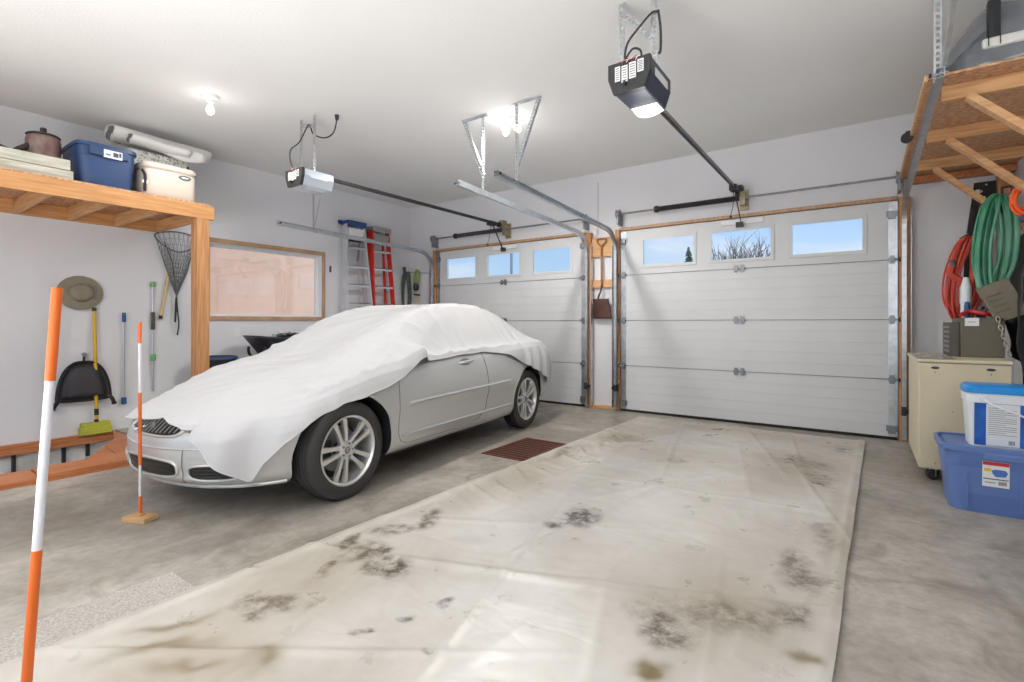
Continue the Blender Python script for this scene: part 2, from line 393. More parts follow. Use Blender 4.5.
# front wall with two garage door openings
LD = (-6.19, -3.25); RD = (-2.72, .30); DT = 2.47
b = MB(); b.box(WX, RX+.15, WY, WY+.15, DT, CEIL, 'wall_paint')
for x0, x1 in ((WX, LD[0]+.03), (LD[1]-.03, RD[0]+.03), (RD[1]-.03, RX+.15)): b.box(x0, x1, WY, WY+.15, 0, DT, 'wall_paint')
struct(b, 'wall_front')
b = MB(); b.box(RX, RX+.15, BY-.2, WY+.15, 0, CEIL, 'wall_paint'); struct(b, 'wall_right')
# rear wall with two made-up openings for the added fill (behind the camera)
b = MB(); xs = [WX-.15]
for x, y, z, sx, sz in REAR_FILL: xs += [x-sx/2, x+sx/2]
xs += [RX+.15]
for i in range(0, len(xs), 2): b.box(xs[i], xs[i+1], BY-.15, BY, -.1, CEIL, 'wall_paint')
for x, y, z, sx, sz in REAR_FILL: b.box(x-sx/2, x+sx/2, BY-.15, BY, -.1, z-sz/2, 'wall_paint'); b.box(x-sx/2, x+sx/2, BY-.15, BY, z+sz/2, CEIL, 'wall_paint')
struct(b, 'wall_rear')
# ground outside
b = MB(); b.box(-60, 40, WY+.35, 90, -.3, -.05, 'snow'); b.box(-60, WX-.2, -20, WY+.35, -.3, -.05, 'snow'); tag(b.build('ground_outside'), 'snowy ground outside the garage doors', 'ground', kind='structure')

# window in the left wall
b = MB()
tw = .055
for (y0, y1, z0, z1) in ((wy0-tw, wy1+tw, wz1, wz1+tw), (wy0-tw, wy1+tw, wz0-tw, wz0), (wy0-tw, wy0, wz0, wz1), (wy1, wy1+tw, wz0, wz1)): b.box(WX, WX+.02, y0, y1, z0, z1, 'trim_wood')
win = tag(b.build('window_1', bevel=.003), kind='structure')
b = MB()
for (y0, y1, z0, z1) in ((wy0, wy1, wz1-.045, wz1), (wy0, wy1, wz0, wz0+.03), (wy0, wy0+.035, wz0+.03, wz1-.045), (wy1-.05, wy1, wz0+.03, wz1-.045)): b.box(WX-.12, WX-.07, y0, y1, z0, z1, 'vinyl')
for (y0, y1, z0, z1) in ((wy0, wy1, wz1-.012, wz1), (wy0, wy1, wz0, wz0+.012), (wy0, wy0+.012, wz0, wz1), (wy1-.012, wy1, wz0, wz1)): b.box(WX-.12, WX-.001, y0, y1, z0, z1, 'vinyl')
b.build('window_frame', win, bevel=.002)
b = MB(); b.box(WX-.098, WX-.092, wy0+.03, wy1-.045, wz0+.025, wz1-.04, 'glass_window'); b.build('pane', win)
# neighbour's siding seen through it
b = MB()
for k in range(16): b.box(WX-3.25-.003*(k % 2), WX-3.2, -2., 7.4, -.2+.24*k, .04+.24*k-.001, 'siding')
tag(b.build('siding_wall'), 'peach clad wall of the neighbouring house outside the window', 'wall', kind='structure')

# ---------------------------------------------------------------- garage doors
def garage_door(name, x0, x1, wins, mull, n_c, topz):
    sec = [0, .625, 1.245, 1.865, 2.475]; yf, yb = 6.475, 6.52
    root = thing(name, None, None, ((x0+x1)/2, 6.5, 0), kind='structure')
    for i in range(4):
        b = MB(); z0, z1 = sec[i]+.005, sec[i+1]-.004
        if i == 0: z0 = .03
        if i < 3:
            b.box(x0, x1, yf, yb, z0, z1, 'door_white')
            for k in range(1, 5):
                zz = z0+(z1-z0)*k/5; b.box(x0+.10, x1-.10, yf-.0035, yf+.001, zz-.004, zz+.004, 'door_white')
            b.box(x0+.10, x1-.10, yf-.003, yf, z1-.022, z1-.012, 'door_white')
        else:
            wz0_, wz1_ = 1.975, 2.335
            ex = [x0]
            for a, c_ in wins: ex += [a, c_]
            ex.append(x1)
            for k in range(0, len(ex), 2): b.box(ex[k], ex[k+1], yf, yb, z0, z1, 'door_white')
            for a, c_ in wins: b.box(a, c_, yf, yb, z0, wz0_, 'door_white'); b.box(a, c_, yf, yb, wz1_, z1, 'door_white')
        sc = b.build('door_section', root, bevel=.002)
        if i == 3:
            for j, (a, c_) in enumerate(wins):
                b = MB(); t_ = .028
                for (xa, xb, za, zb) in ((a-t_, c_+t_, wz1_-.012, wz1_+t_), (a-t_, c_+t_, wz0_-t_, wz0_+.012), (a-t_, a+.012, wz0_+.012, wz1_-.012), (c_-.012, c_+t_, wz0_+.012, wz1_-.012)): b.box(xa, xb, yf-.009, yf+.002, za, zb, 'door_white')
                wf = b.build('window_frame', sc, bevel=.004)
                b = MB(); b.box(a+.005, c_-.005, 6.495, 6.499, wz0_+.005, wz1_-.005, 'glass'); b.build('pane', wf)
    b = MB()
    for zz in sec[1:4]: b.box(x0, x1, yb-.012, yb, zz-.02, zz+.02, 'galv_dark')
    b.build('seam_strip', root)
    b = MB(); b.box(x0, x1, yf-.005, yb, .0, .032, 'seal'); b.build('bottom_seal', root)
    for s_, xx in ((1, x0), (-1, x1)):
        b = MB(); xa, xb = sorted((xx, xx+s_*.075)); 
        for i in range(4): b.box(xa, xb, yf-.006, yf, max(sec[i], .03)+.008, sec[i+1]-.008, 'galv')
        b.build('end_stile', root)
    hx = [x0+.045, (x0+x1)/2, x1-.045]
    for zz in sec[1:4]:
        for j, x in enumerate(hx):
            b = MB()
            for sx_ in ((-.035, .035) if j == 1 else (0,)):
                b.box(x+sx_-.022, x+sx_+.022, yf-.012, yf-.005, zz-.045, zz+.045, 'galv_dark'); b.box(x+sx_-.03, x+sx_+.03, yf-.03, yf-.01, zz-.014, zz+.014, 'galv_dark')
            if j != 1:
                s_ = -1 if j == 0 else 1
                b.tube([(x, yf-.045, zz), (x+s_*.06, yf-.045, zz)], .008, 'galv_dark'); b.lathe([(.001, 0), (.022, .001), (.022, .014), (.001, .015)], 'dark_metal', 12, frame((x+s_*.05, yf-.045, zz), (s_, 0, 0)))
                b.box(x-.03, x+.03, yf-.05, yf-.01, zz-.02, zz+.02, 'galv_dark')
            b.build('hinge', root)
    for s_, x in ((-1, x0+.045), (1, x1-.045)):
        for zz in (.10, 2.32):
            b = MB(); b.box(x-.035, x+.03, yf-.05, yf-.005, zz-.03, zz+.03, 'galv_dark'); b.box(x-.05, x+.05, yf-.012, yf-.005, zz-.012, zz+.05, 'galv_dark'); b.build('roller_bracket', root)
    # top centre arm bracket
    cx = (x0+x1)/2; b = MB(); b.box(cx-.2, cx+.26, yf-.02, yf-.002, 2.40, 2.455, 'paper'); b.box(cx-.03, cx+.05, yf-.05, yf-.01, 2.36, 2.42, 'dark_metal'); b.build('arm_bracket', root)
    return root
garage_door('door_1', LD[0], LD[1], [(-5.96, -5.30), (-5.06, -4.40), (-4.17, -3.50)], 0, 0, 0)
garage_door('door_2', RD[0], RD[1], [(-2.41, -1.735), (-1.535, -.86), (-.66, .015)], 0, 0, 0)
# wood trim round the doors, boards of the pillar between
k_ = 2
for nm, (x0, x1) in (('l', LD), ('r', RD)):
    b = MB(); b.box(x0, x1, 6.44, 6.53, 2.478, 2.515, 'trim_wood')
    struct(b, 'trim_%d' % k_, bevel=.003); k_ += 1
for x0, x1 in ((LD[0]-.07, LD[0]-.01), (LD[1]+.01, LD[1]+.085), (RD[0]-.075, RD[0]-.01), (RD[1]+.01, RD[1]+.10)):
    b = MB(); b.box(x0, x1, 6.44, 6.53, 0.0, 2.50, 'wood_z'); struct(b, 'trim_%d' % k_, bevel=.003); k_ += 1
for z0, z1 in ((2.15, 2.42), (1.71, 1.82), (.0, .045)):
    b = MB(); b.box(LD[1]+.088, RD[0]-.078, 6.48, 6.53, z0, z1, 'wood_x'); struct(b, 'trim_%d' % k_, bevel=.003); k_ += 1

# ---------------------------------------------------------------- perforated angle iron
def perf(b, p0, p1, w_=.034, m='galv', up=(0, 1, 0)):
    p0, p1 = Vector(p0), Vector(p1); d = (p1-p0); L_ = d.length; d.normalize(); u = Vector(up); a = d.cross(u).normalized(); n_ = a.cross(d)
    for s_ in (-1, 1): b.bar(p0+a*s_*w_*.36, p1+a*s_*w_*.36, w_*.28, .003, m, n_)
    k = 0.
    while k < L_:
        b.bar(p0+d*k, p0+d*min(k+.014, L_), w_*.45, .003, m, n_); k += .034
    b.bar(p0+a*w_*.5+n_*w_*.35, p1+a*w_*.5+n_*w_*.35, .003, w_*.7, m, n_)

# ---------------------------------------------------------------- tracks
def track(name, label, x, yend, zend, side, hangy, brace, extra=None):
    root = thing(name, label, 'garage door track', (x, 6.42, 0), group=None)
    R_ = .30; yv = 6.40; ztop = 2.16
    pts = [(x, yv, .03), (x, yv, 1.2), (x, yv, ztop)]
    zh = ztop+R_+.02
    for k in range(1, 10):
        a = PI/2*k/9; pts.append((x, yv-R_*(1-math.cos(a)), ztop+R_*math.sin(a)))
    pts.append((x, yend, zend))
    b = MB()
    # rolled steel C profile swept along the path (three plates)
    P_ = [Vector(q) for q in pts]
    prof = [(-.016*side, .0), (.022*side, .0), (.022*side, .055), (-.012*side, .055)]
    rings = []
    for i, q in enumerate(P_):
        d = (P_[min(i+1, len(P_)-1)]-P_[max(i-1, 0)]).normalized(); nrm = Vector((1, 0, 0)).cross(d); nrm = -nrm if nrm.z < 0 or nrm.y > 0 else nrm
        nrm = Vector((0, -d.z, d.y)) if False else Vector((0, d.z, -d.y))
        rings.append([q+Vector((px_, 0, 0))+nrm*(py_-.0275) for px_, py_ in prof])
    vs = [q for r_ in rings for q in r_]; fs = []
    for i in range(len(P_)-1):
        for k in range(3): fs.append((i*4+k, i*4+k+1, (i+1)*4+k+1, (i+1)*4+k))
    b.add(vs, fs, 'galv'); b.build('rail', root, solid=.003)
    b = MB(); b.bar((x+side*.045, 6.47, .03), (x+side*.045, 6.47, 2.35), .035, .004, 'galv', (0, 1, 0)); b.box(x+side*.045-.003+side*.015, x+side*.045+.003+side*.015, 6.40, 6.47, .05, 2.3, 'galv'); b.build('flag_angle', root)
    b = MB()
    zt = lerp(zh, zend, (6.1-hangy)/(6.1-yend))
    perf(b, (x, hangy, zt-.03), (x, hangy, CEIL)); b.build('hanger', root)
    if extra: b = MB(); perf(b, (x+.004, hangy, zt), (x+.16, hangy, zt+.42), .024); b.build('hanger_brace', root)
    if brace:
        b = MB(); perf(b, (x-brace*.20 if brace < 0 else x+.0, hangy, CEIL-.012), (x+.0 if brace < 0 else x, hangy, CEIL-.012)) if False else None
        perf(b, (x+brace*.27, hangy-.005, CEIL-.015), (x-brace*.06, hangy-.005, CEIL-.015), up=(0, 0, 1)); perf(b, (x+brace*.25, hangy-.006, CEIL-.02), (x, hangy-.006, CEIL-.62)); b.build('hanger_brace', root)
    b = MB(); b.tube([(x-.03, yend+.02, zend), (x+.03, yend+.02, zend)], .008, 'galv_dark'); b.lathe([(.001, 0), (.012, 0), (.012, .012), (.001, .012)], 'black', 10, frame((x-side*.03, yend+.02, zend), (-side, 0, 0))); b.build('end_bolt', root)
    b = MB(); z_ = .32; b.box(x-.02, x+.02, 6.36, 6.44, z_-.045, z_+.045, 'black'); b.box(x+side*.02-.02, x+side*.05+.02, 6.34, 6.38, z_-.02, z_+.02, 'black'); b.build('safety_sensor', root)
    return root
track('garage_door_track', 'galvanised door track running along the left wall in front of the ladders', LD[0]-.06, 3.55, 2.52, -1, 4.07, 0, True)
track('garage_door_track', 'galvanised ceiling track at the right side of the garage door behind the car', LD[1]+.045, 3.62, 2.57, 1, 4.03, -1)
track('garage_door_track', 'galvanised ceiling track at the left side of the empty bay door', RD[0]-.04, 3.66, 2.59, -1, 4.0, 1)
track('garage_door_track', 'galvanised track rising beside the right wall and under the plywood shelf', RD[1]+.045, 3.57, 2.58, 1, 3.62, 0)
# steep tie of the right track up to the ceiling
b = MB(); perf(b, (.36, 3.6, 2.62), (.40, 2.75, 3.36), up=(1, 0, 0)); tag(b.build('hanger_strap'), 'slanting steel strap from the track end to the ceiling above the plywood shelf', 'strap')

# ---------------------------------------------------------------- torsion springs
def torsion(label, x0, x1, s0, s1):
    root = thing('torsion_spring', label, 'garage door spring', ((x0+x1)/2, 6.42, 2.70))
    z, y = 2.70, 6.41
    b = MB(); b.tube([(x0, y, z), (x1, y, z)], .013, 'galv_dark'); b.build('shaft', root, smooth=True)
    b = MB(); n_ = int((s1-s0)/.02); pts = []
    for k in range(n_*8+1): a = 2*PI*k/8; pts.append((lerp(s0, s1, k/(n_*8)), y+.026*math.cos(a), z+.026*math.sin(a)))
    b.tube(pts, .010, 'dark_metal', 5); b.lathe([(.022, 0), (.022, s1-s0)], 'dark_metal', 16, frame((s0, y, z), (1, 0, 0))); b.build('coil', root, smooth=True)
    b = MB(); b.lathe([(.03, 0), (.045, .01), (.045, .05), (.03, .06)], 'dark_metal', 16, frame((s0-.05, y, z), (1, 0, 0))); b.build('winding_cone', root, smooth=True)
    b = MB(); b.box(s1+.01, s1+.07, 6.38, 6.53, z-.09, z+.07, 'brass'); b.box(s1-.01, s1+.09, 6.50, 6.53, z-.13, z+.11, 'brass'); b.build('centre_bracket', root, bevel=.004)
    for x in (x0, x1):
        b = MB(); b.lathe([(.02, 0), (.062, .002), (.062, .012), (.05, .018), (.05, .035), (.062, .042), (.062, .052), (.02, .054)], 'galv_dark', 24, frame((x-.027, y, z), (1, 0, 0))); b.build('cable_drum', root, smooth=True)
        b = MB(); b.box(x-.01, x+.01, 6.37, 6.53, z-.15, z+.04, 'galv_dark'); b.tube([(x+.03, 6.36, z), (x+.03, 6.45, .1)], .002, 'galv_dark', 5); b.build('end_bearing', root)
torsion('torsion spring and shaft above the garage door behind the car', LD[0]-.03, LD[1]+.01, -5.68, -4.70)
torsion('torsion spring and shaft above the garage door of the empty bay', RD[0]-.01, RD[1]+.01, -2.18, -1.20)

# ---------------------------------------------------------------- openers
def opener(label, cx, y0, y1, zb, zt, black, hang):
    root = thing('garage_door_opener', label, 'garage door opener', (cx, y0, zb))
    W_ = .137 if black else .145; b = MB()
    rear = -1
    case = 'opener_grey' if black else 'opener_light_case'
    poly = [(-W_*.75, 0), (W_*.75, 0), (W_, .10), (W_, zt-zb), (-W_, zt-zb), (-W_, .10)]
    b.prism(poly, y1-y0-.03, case, Matrix(((1, 0, 0, cx), (0, 0, 1, y0+.03), (0, 1, 0, zb), (0, 0, 0, 1)))); cs = b.build('motor_case', root, bevel=.012)
    b = MB(); b.prism([(x*1.03, y*1.02-.002) for x, y in poly], .035, 'opener_black', Matrix(((1, 0, 0, cx), (0, 0, 1, y0), (0, 1, 0, zb), (0, 0, 0, 1))))
    ep = b.build('end_panel', root, bevel=.005)
    b = MB(); h = zt-zb
    for k, (xa, xb, za, zc) in enumerate([(-.09, -.055, .38, .86), (-.045, -.005, .30, .84), (.005, .05, .36, .88), (.06, .10, .5, .9)]):
        b.box(cx+xa, cx+xb, y0-.004, y0, zb+h*za, zb+h*zc, 'paper')
        for q in range(6): zz = zb+h*lerp(za+.05, zc-.08, q/5); b.box(cx+xa+.006, cx+xb-.006, y0-.005, y0-.003, zz, zz+.004, 'opener_black')
    b.build('warning_label', ep)
    b = MB(); b.lathe([(.001, 0), (.012, 0), (.012, .02), (.001, .02)], 'black', 12, frame((cx-.02, y0, zb+h*.25), (0, -1, 0)))
    b.build('learn_button', ep)
    for q in range(4): b = MB(); b.tube(spline([(cx-.04+.03*q, y0-.01, zb+h*.9), (cx-.02+.03*q, y0-.02, zb+h*.97), (cx+.02+.02*q, y0-.01, zb+h*1.02)], 4), .003, ('red_wire', 'paper')[q % 2], 5); b.build('terminal_wire', ep)
    # lens under the case
    b = MB()
    def lens(u, v_):
        x = lerp(-W_*.66, W_*.66, u); y = lerp(y0+.06, y1-.02, v_) if not black else lerp(y0+.27, y1-.0, v_); d = (1-(2*u-1)**2)*(1-(2*v_-1)**2)
        return Vector((cx+x, y, zb-.002-(.045 if black else .03)*max(d, 0)**.5))
    b.grid(lens, 17, 13, 'lens_glow' if black else 'opener_light_case'); b.build('light_lens', root, smooth=True)
    b = MB(); b.box(cx+W_, cx+W_+(.004 if black else .001), y0+.1, y1-.08, zb+h*.5, zb+h*.75, 'paper' if black else 'opener_light_case'); b.build('side_label', cs)
    # rail towards the door
    b = MB(); zr = zb+.6*h if not black else zt-.04
    ye = 6.42; b.bar((cx, y1-.02, 2.78), (cx, ye, 2.79), .035, .028, 'dark_metal' if not black else 'galv_dark'); b.bar((cx, y1, 2.762), (cx, ye, 2.772), .018, .012, 'black'); b.build('rail', root)
    b = MB(); b.box(cx-.04, cx+.04, 6.42, 6.53, 2.74, 2.86, 'brass' if not black else 'dark_metal'); b.lathe([(.001, -.02), (.04, -.02), (.04, .02), (.001, .02)], 'black', 16, frame((cx, 6.36, 2.78), (1, 0, 0))); b.build('header_bracket', root)
    b = MB(); b.box(cx-.04, cx+.04, 6.1, 6.24, 2.735, 2.80, 'black'); b.bar((cx, 6.20, 2.76), (cx+.03, 6.42, 2.41), .022, .008, 'dark_metal', (1, 0, 0)); b.tube(spline([(cx, 6.15, 2.74), (cx+.0, 6.12, 2.55), (cx-.02, 6.1, 2.45)], 5), .004, 'black', 5); b.lathe([(.001, 0), (.014, .005), (.014, .03), (.001, .035)], 'black', 10, frame((cx-.02, 6.1, 2.41), (0, 0, 1))); b.build('trolley_arm', root)
    # hangers
    for sx in (-1, 1):
        b = MB(); perf(b, (cx+sx*hang, y0+.16, zt-.05), (cx+sx*hang, y0+.16, CEIL), .042); b.build('hanger', root)
    b = MB(); perf(b, (cx-hang, y0+.165, CEIL-.06), (cx+hang, y0+.165, CEIL-(.32 if black else .12)), .036); b.build('hanger_crosspiece', root)
    cz = 'cord_black'
    b = MB()
    if black:
        b.tube(spline([(cx+.075, y0+.03, zt-.01), (cx+.07, y0+.02, zt+.045), (cx+.02, y0+.02, zt+.07), (cx-.035, y0+.03, zt+.03), (cx-.03, y0+.06, zt+.14), (cx+.03, y0+.1, zt+.24), (cx+hang-.01, y0+.14, zt+.33), (cx+hang+.03, y0+.15, zt+.33)], 8), .007, cz, 6)
        b.tube(spline([(cx+hang+.03, y0+.15, zt+.34), (cx+hang+.045, y0+.15, zt+.22), (cx+hang+.045, y0+.15, zt+.08), (cx+hang+.03, y0+.15, zt+.06)], 8), .008, cz, 6); ex_, ey_ = cx+hang+.09, y0+.2
    else:
        b.tube(spline([(cx-.02, y0+.05, zt-.02), (cx-.13, y0+.05, zt+.10), (cx-.15, y0+.06, zt+.24), (cx-.05, y0+.10, zt+.32), (cx+.02, y0+.16, zt+.50), (cx+.04, y0+.2, zt+.41), (cx+.16, y0+.25, zt+.36), (cx+.27, y0+.28, zt+.40), (cx+.30, y0+.3, CEIL-.04)], 8), .007, cz, 6); ex_, ey_ = cx+.30, y0+.3
    b.lathe([(.001, 0), (.022, 0), (.016, .05), (.001, .052)], 'black', 12, frame((ex_, ey_, CEIL), (0, 0, -1))); b.build('power_cord', root, smooth=True)
    return root
opL = opener('white cased ceiling opener with dark rail, hung above the covered car', -4.74, 2.86, 3.24, 2.61, 2.78, False, .12)
opR = opener('large grey opener with glowing lens and wired label panel at top centre', -1.21, 3.0, 3.42, 2.685, 2.88, True, .11)

# ---------------------------------------------------------------- ceiling bulbs
def bulbs(label, x, y, n_):
    root = thing('ceiling_light', label, 'ceiling light', (x, y, CEIL))
    b = MB(); b.lathe([(.001, 0), (.075, 0), (.07, -.03), (.035, -.045), (.03, -.06), (.001, -.06)], 'bulb_holder', 24, Matrix.Translation((x, y, CEIL))); b.build('lamp_holder', root, smooth=True)
    for k in range(n_):
        a = 2*PI*k/n_+.5; ox, oy = (0, 0) if n_ == 1 else (.10*math.cos(a), .10*math.sin(a)); d = Vector((ox*1.0, oy*1.0, -.10)).normalized()
        b = MB(); pr = [(.013, .0), (.014, .03), (.03, .06), (.034, .085), (.028, .11), (.012, .122), (.001, .124)]
        b.lathe(pr, 'bulb_glow', 16, frame((x+ox*.3, y+oy*.3, CEIL-.055), d)); b.build('bulb', root, smooth=True)
bulbs('single bare bulb on the ceiling above the storage shelf', -5.04, 2.2, 1)
bulbs('cluster of three bare bulbs on the ceiling between the track hangers', -3.03, 4.25, 3)

# ================================================================ LEFT STORAGE SHELF
root = thing('storage_shelf', 'raised lumber storage platform with a post along the left wall', 'storage shelf', (-5.65, 2.4, 0))
SZ = 2.30; FX = -5.65
b = MB(); b.box(FX-.02, FX+.02, -2.9, 2.50, SZ, SZ+.142, 'wood_y'); b.build('front_beam', root, bevel=.003)
b = MB(); b.box(FX-.11, FX-.022, 2.325, 2.40, .0, SZ+.10, 'wood_z'); b.box(FX-.02, FX+.02, 2.33, 2.45, .0, SZ, 'wood_z'); b.box(FX-.1, FX-.02, 2.405, 2.435, .0, SZ, 'wood_z'); b.build('post', root, bevel=.003)
b = MB(); b.box(WX+.002, WX+.042, -2.9, 2.47, SZ, SZ+.142, 'wood_y'); b.build('wall_ledger', root, bevel=.003)
yj = 2.43
while yj > -2.8:
    b = MB(); b.box(WX+.044, FX-.022, yj-.02, yj+.02, SZ, SZ+.13, 'wood_x'); b.build('joist', root, bevel=.002); yj -= .41
b = MB(); b.box(WX+.002, FX+.02, -2.9, 2.45, SZ+.143, SZ+.158, 'osb'); b.build('deck', root)
ST = SZ+.159
# items on it
root = thing('board_stack', 'stack of whitewashed boards lying on the raised platform, left of the blue tote', 'boards', (-5.75, .5, ST))
for k in range(2):
    b = MB(); b.box(-5.82 if k else -6.12, -5.70, -.9, 1.36-.02*k, ST+.094*k, ST+.094*k+.089, 'plank_white'); b.build('board', root, bevel=.003)
root = thing('metal_can', 'old rusty metal can with lid and spout behind the white boards', 'metal can', (-6.2, 1.35, ST))
Tm = Matrix.Translation((-5.98, 1.22, ST+.05)) @ Matrix.Scale(.80, 4)
b = MB(); b.lathe([(.14, 0), (.15, .02), (.15, .20), (.155, .21), (.15, .22), (.15, .40), (.14, .44), (.13, .45)], 'pot_rust', 32, Tm); b.build('body', root, smooth=True)
b = MB(); b.lathe([(.145, .45), (.15, .46), (.13, .475), (.05, .485), (.001, .486)], 'pot_dark', 32, Tm); b.lathe([(.001, .48), (.03, .48), (.03, .55), (.001, .56)], 'pot_dark', 10, Tm); b.build('lid', root, bevel=.004)
b = MB(); b.tube([(-5.95, 1.12, ST+.30), (-5.93, 1.05, ST+.25), (-5.92, 1.02, ST+.22)], [.03, .022, .02], 'pot_dark', 10); b.build('spout', root)
b = MB(); b.tube(spline([(-6.02, .5, ST+.3), (-5.98, .8, ST+.31), (-5.99, 1.0, ST+.25), (-6.0, 1.22, ST+.22)], 6), .008, 'cord_black', 6); b.tube(spline([(-5.95, .6, ST+.2), (-5.95, .85, ST+.27), (-5.98, 1.05, ST+.21)], 6), .008, 'cord_black', 6)
tag(b.build('loose_cable'), 'thin dark cable lying over the white boards beside the rusty can', 'cable')

def tote(name, label, x0, x1, y0, y1, z0, z1, m, lidm, facing, flange=.03):
    cx, cy = (x0+x1)/2, (y0+y1)/2; hx, hy, h = (x1-x0)/2, (y1-y0)/2, z1-z0
    root = thing(name, label, 'storage tote', (cx, cy, z0))
    def ring(k, zz, n_=48, e=7):
        out_ = []
        for i in range(n_):
            a = 2*PI*i/n_; c_, s_ = math.cos(a), math.sin(a)
            out_.append(Vector((cx+hx*k*math.copysign(abs(c_)**(2/e), c_), cy+hy*k*math.copysign(abs(s_)**(2/e), s_), zz)))
        return out_
    levels = [(.84, z0), (.85, z0+.004), (.90, z0+h*.62), (.915, z0+h*.66), (.935, z0+h*.68), (.945, z0+h*.88), (1.0, z0+h*.885), (1.0, z0+h*.96), (.97, z0+h*.97), (.94, z0+h*.965), (.93, z0+h*.7), (.84, z0+.02)]
    vs = []; fs = []; n_ = 48
    for k, zz in levels: vs += ring(k, zz)
    for i in range(len(levels)-1):
        for k in range(n_): fs.append((i*n_+k, i*n_+(k+1) % n_, (i+1)*n_+(k+1) % n_, (i+1)*n_+k))
    fs.append(tuple(range(n_-1, -1, -1))); fs.append(tuple((len(levels)-1)*n_+k for k in range(n_)))
    b = MB(); b.add(vs, fs, m); b.build('body', root, smooth=True, ang=30)
    # grips on the facing side
    b = MB()
    if facing == 'x': b.box(x1-.03, x1+.006, cy-hy*.62, cy+hy*.62, z0+h*.70, z0+h*.90, m)
    else: b.box(cx-hx*.42, cx+hx*.20, y0-.010, y0+.03, z0+h*.80, z0+h*.90, m)
    b.build('handle', root, bevel=.008)
    return root, (cx, cy, hx, hy, h)
root, (cx, cy, hx, hy, h) = tote('storage_tote', 'dark blue tote with a grey lid on the raised platform', -6.30, -5.72, 1.385, 1.86, ST, ST+.415, 'blue_tote', 'grey_lid', 'x')
b = MB(); b.box(-6.28, -5.78, 1.405, 1.84, ST+.39, ST+.415, 'grey_lid'); b.box(-6.2, -5.9, 1.48, 1.76, ST+.415, ST+.43, 'grey_lid'); b.build('lid', root, bevel=.01)
b = MB(); b.box(-5.73, -5.7125, 1.58, 1.72, ST+.285, ST+.355, 'paper'); b.box(-5.7125, -5.711, 1.65, 1.69, ST+.30, ST+.34, 'label_ink'); b.box(-5.7125, -5.711, 1.595, 1.63, ST+.305, ST+.32, 'label_blue'); b.box(-5.7125, -5.711, 1.695, 1.712, ST+.305, ST+.345, 'label_ink'); b.build('paper_label', root)
root = thing('cooler', 'beige hard cooler with oval badge, at the end of the raised platform', 'cooler', (-5.9, 2.16, ST))
def rbox(b, x0, x1, y0, y1, z0, z1, m, e=6, n_=40, top=.03):
    cx, cy, hx, hy = (x0+x1)/2, (y0+y1)/2, (x1-x0)/2, (y1-y0)/2; vs = []; lv = [(.93, z0), (.97, z0+.015), (1, z0+.05), (1, z1-top), (.985, z1-top*.35), (.94, z1)]
    for k, zz in lv:
        for i in range(n_):
            a = 2*PI*i/n_; c_, s_ = math.cos(a), math.sin(a); vs.append((cx+hx*k*math.copysign(abs(c_)**(2/e), c_), cy+hy*k*math.copysign(abs(s_)**(2/e), s_), zz))
    fs = [(i*n_+k, i*n_+(k+1) % n_, (i+1)*n_+(k+1) % n_, (i+1)*n_+k) for i in range(len(lv)-1) for k in range(n_)]
    fs += [tuple(range(n_-1, -1, -1)), tuple((len(lv)-1)*n_+k for k in range(n_))]; b.add(vs, fs, m)
b = MB(); rbox(b, -6.1, -5.74, 1.90, 2.38, ST, ST+.29, 'cooler'); b.build('body', root, smooth=True)
b = MB(); rbox(b, -6.11, -5.73, 1.89, 2.39, ST+.29, ST+.35, 'cooler', top=.045); b.build('lid', root, smooth=True)
b = MB(); b.lathe([(.001, .0), (.055, .0), (.058, -.004), (.058, -.008)], 'badge_grey', 28, frame((-5.735, 2.26, ST+.25), (1, 0, 0)), 1., .45); b.lathe([(.001, .002), (.034, .002), (.034, 0)], 'paper', 20, frame((-5.735, 2.26, ST+.25), (1, 0, 0)), 1., .2); b.build('badge', root)
b = MB(); b.tube(spline([(-5.76, 1.915, ST+.05), (-5.73, 1.905, ST+.12), (-5.74, 1.91, ST+.20), (-5.78, 1.90, ST+.26)], 5), .013, 'black', 6); b.box(-5.75, -5.725, 1.885, 1.93, ST+.12, ST+.15, 'paper'); b.build('strap', root)
root = thing('patterned_box', 'white box with a grey green leaf pattern under the rolled sheeting', 'box', (-6.35, 2.2, ST))
b = MB(); b.box(-6.62, -6.18, 1.92, 2.46, ST, ST+.54, 'paisley'); b.build('body', root, bevel=.01)
b = MB(); b.box(-6.63, -6.17, 1.91, 2.47, ST+.50, ST+.56, 'paisley'); b.build('lid', root, bevel=.01)
b = MB(); b.box(-6.182, -6.172, 2.452, 2.472, ST, ST+.5, 'black'); b.build('edging', root)
root = thing('rolled_sheeting', 'double roll of white sheeting lying on top of the patterned box', 'rolled sheet', (-6.3, 2.2, ST+.56))
for (zz, xx, r0, y0, y1, ysl) in ((ST+.71, -6.34, .115, 1.80, 2.72, 0), (ST+.64, -6.12, .07, 1.90, 2.45, 0)):
    b = MB(); T_ = 2.6; pts = []
    def roll(u, v_, zz=zz, xx=xx, r0=r0, y0=y0, y1=y1):
        a = u*2*PI*2.6; rr_ = r0*(.45+.55*u); sq = .8
        return Vector((xx+rr_*math.cos(a)*1.25+.01*math.sin(9*v_), lerp(y0, y1, v_)+.01*math.sin(a*2), zz+rr_*math.sin(a)*sq-.02*v_))
    b.grid(roll, 90, 12, 'roll_white'); b.build('sheet_roll', root, smooth=True, solid=.006)
    b = MB(); b.lathe([(.001, 0), (r0*.78, .0), (r0*.86, .02), (r0*.9, .1), (.001, .11)], 'roll_grey', 20, frame((xx, y0-.005, zz), (0, 1, 0)), 1.2, .78); b.build('dark_lining', root, smooth=True)
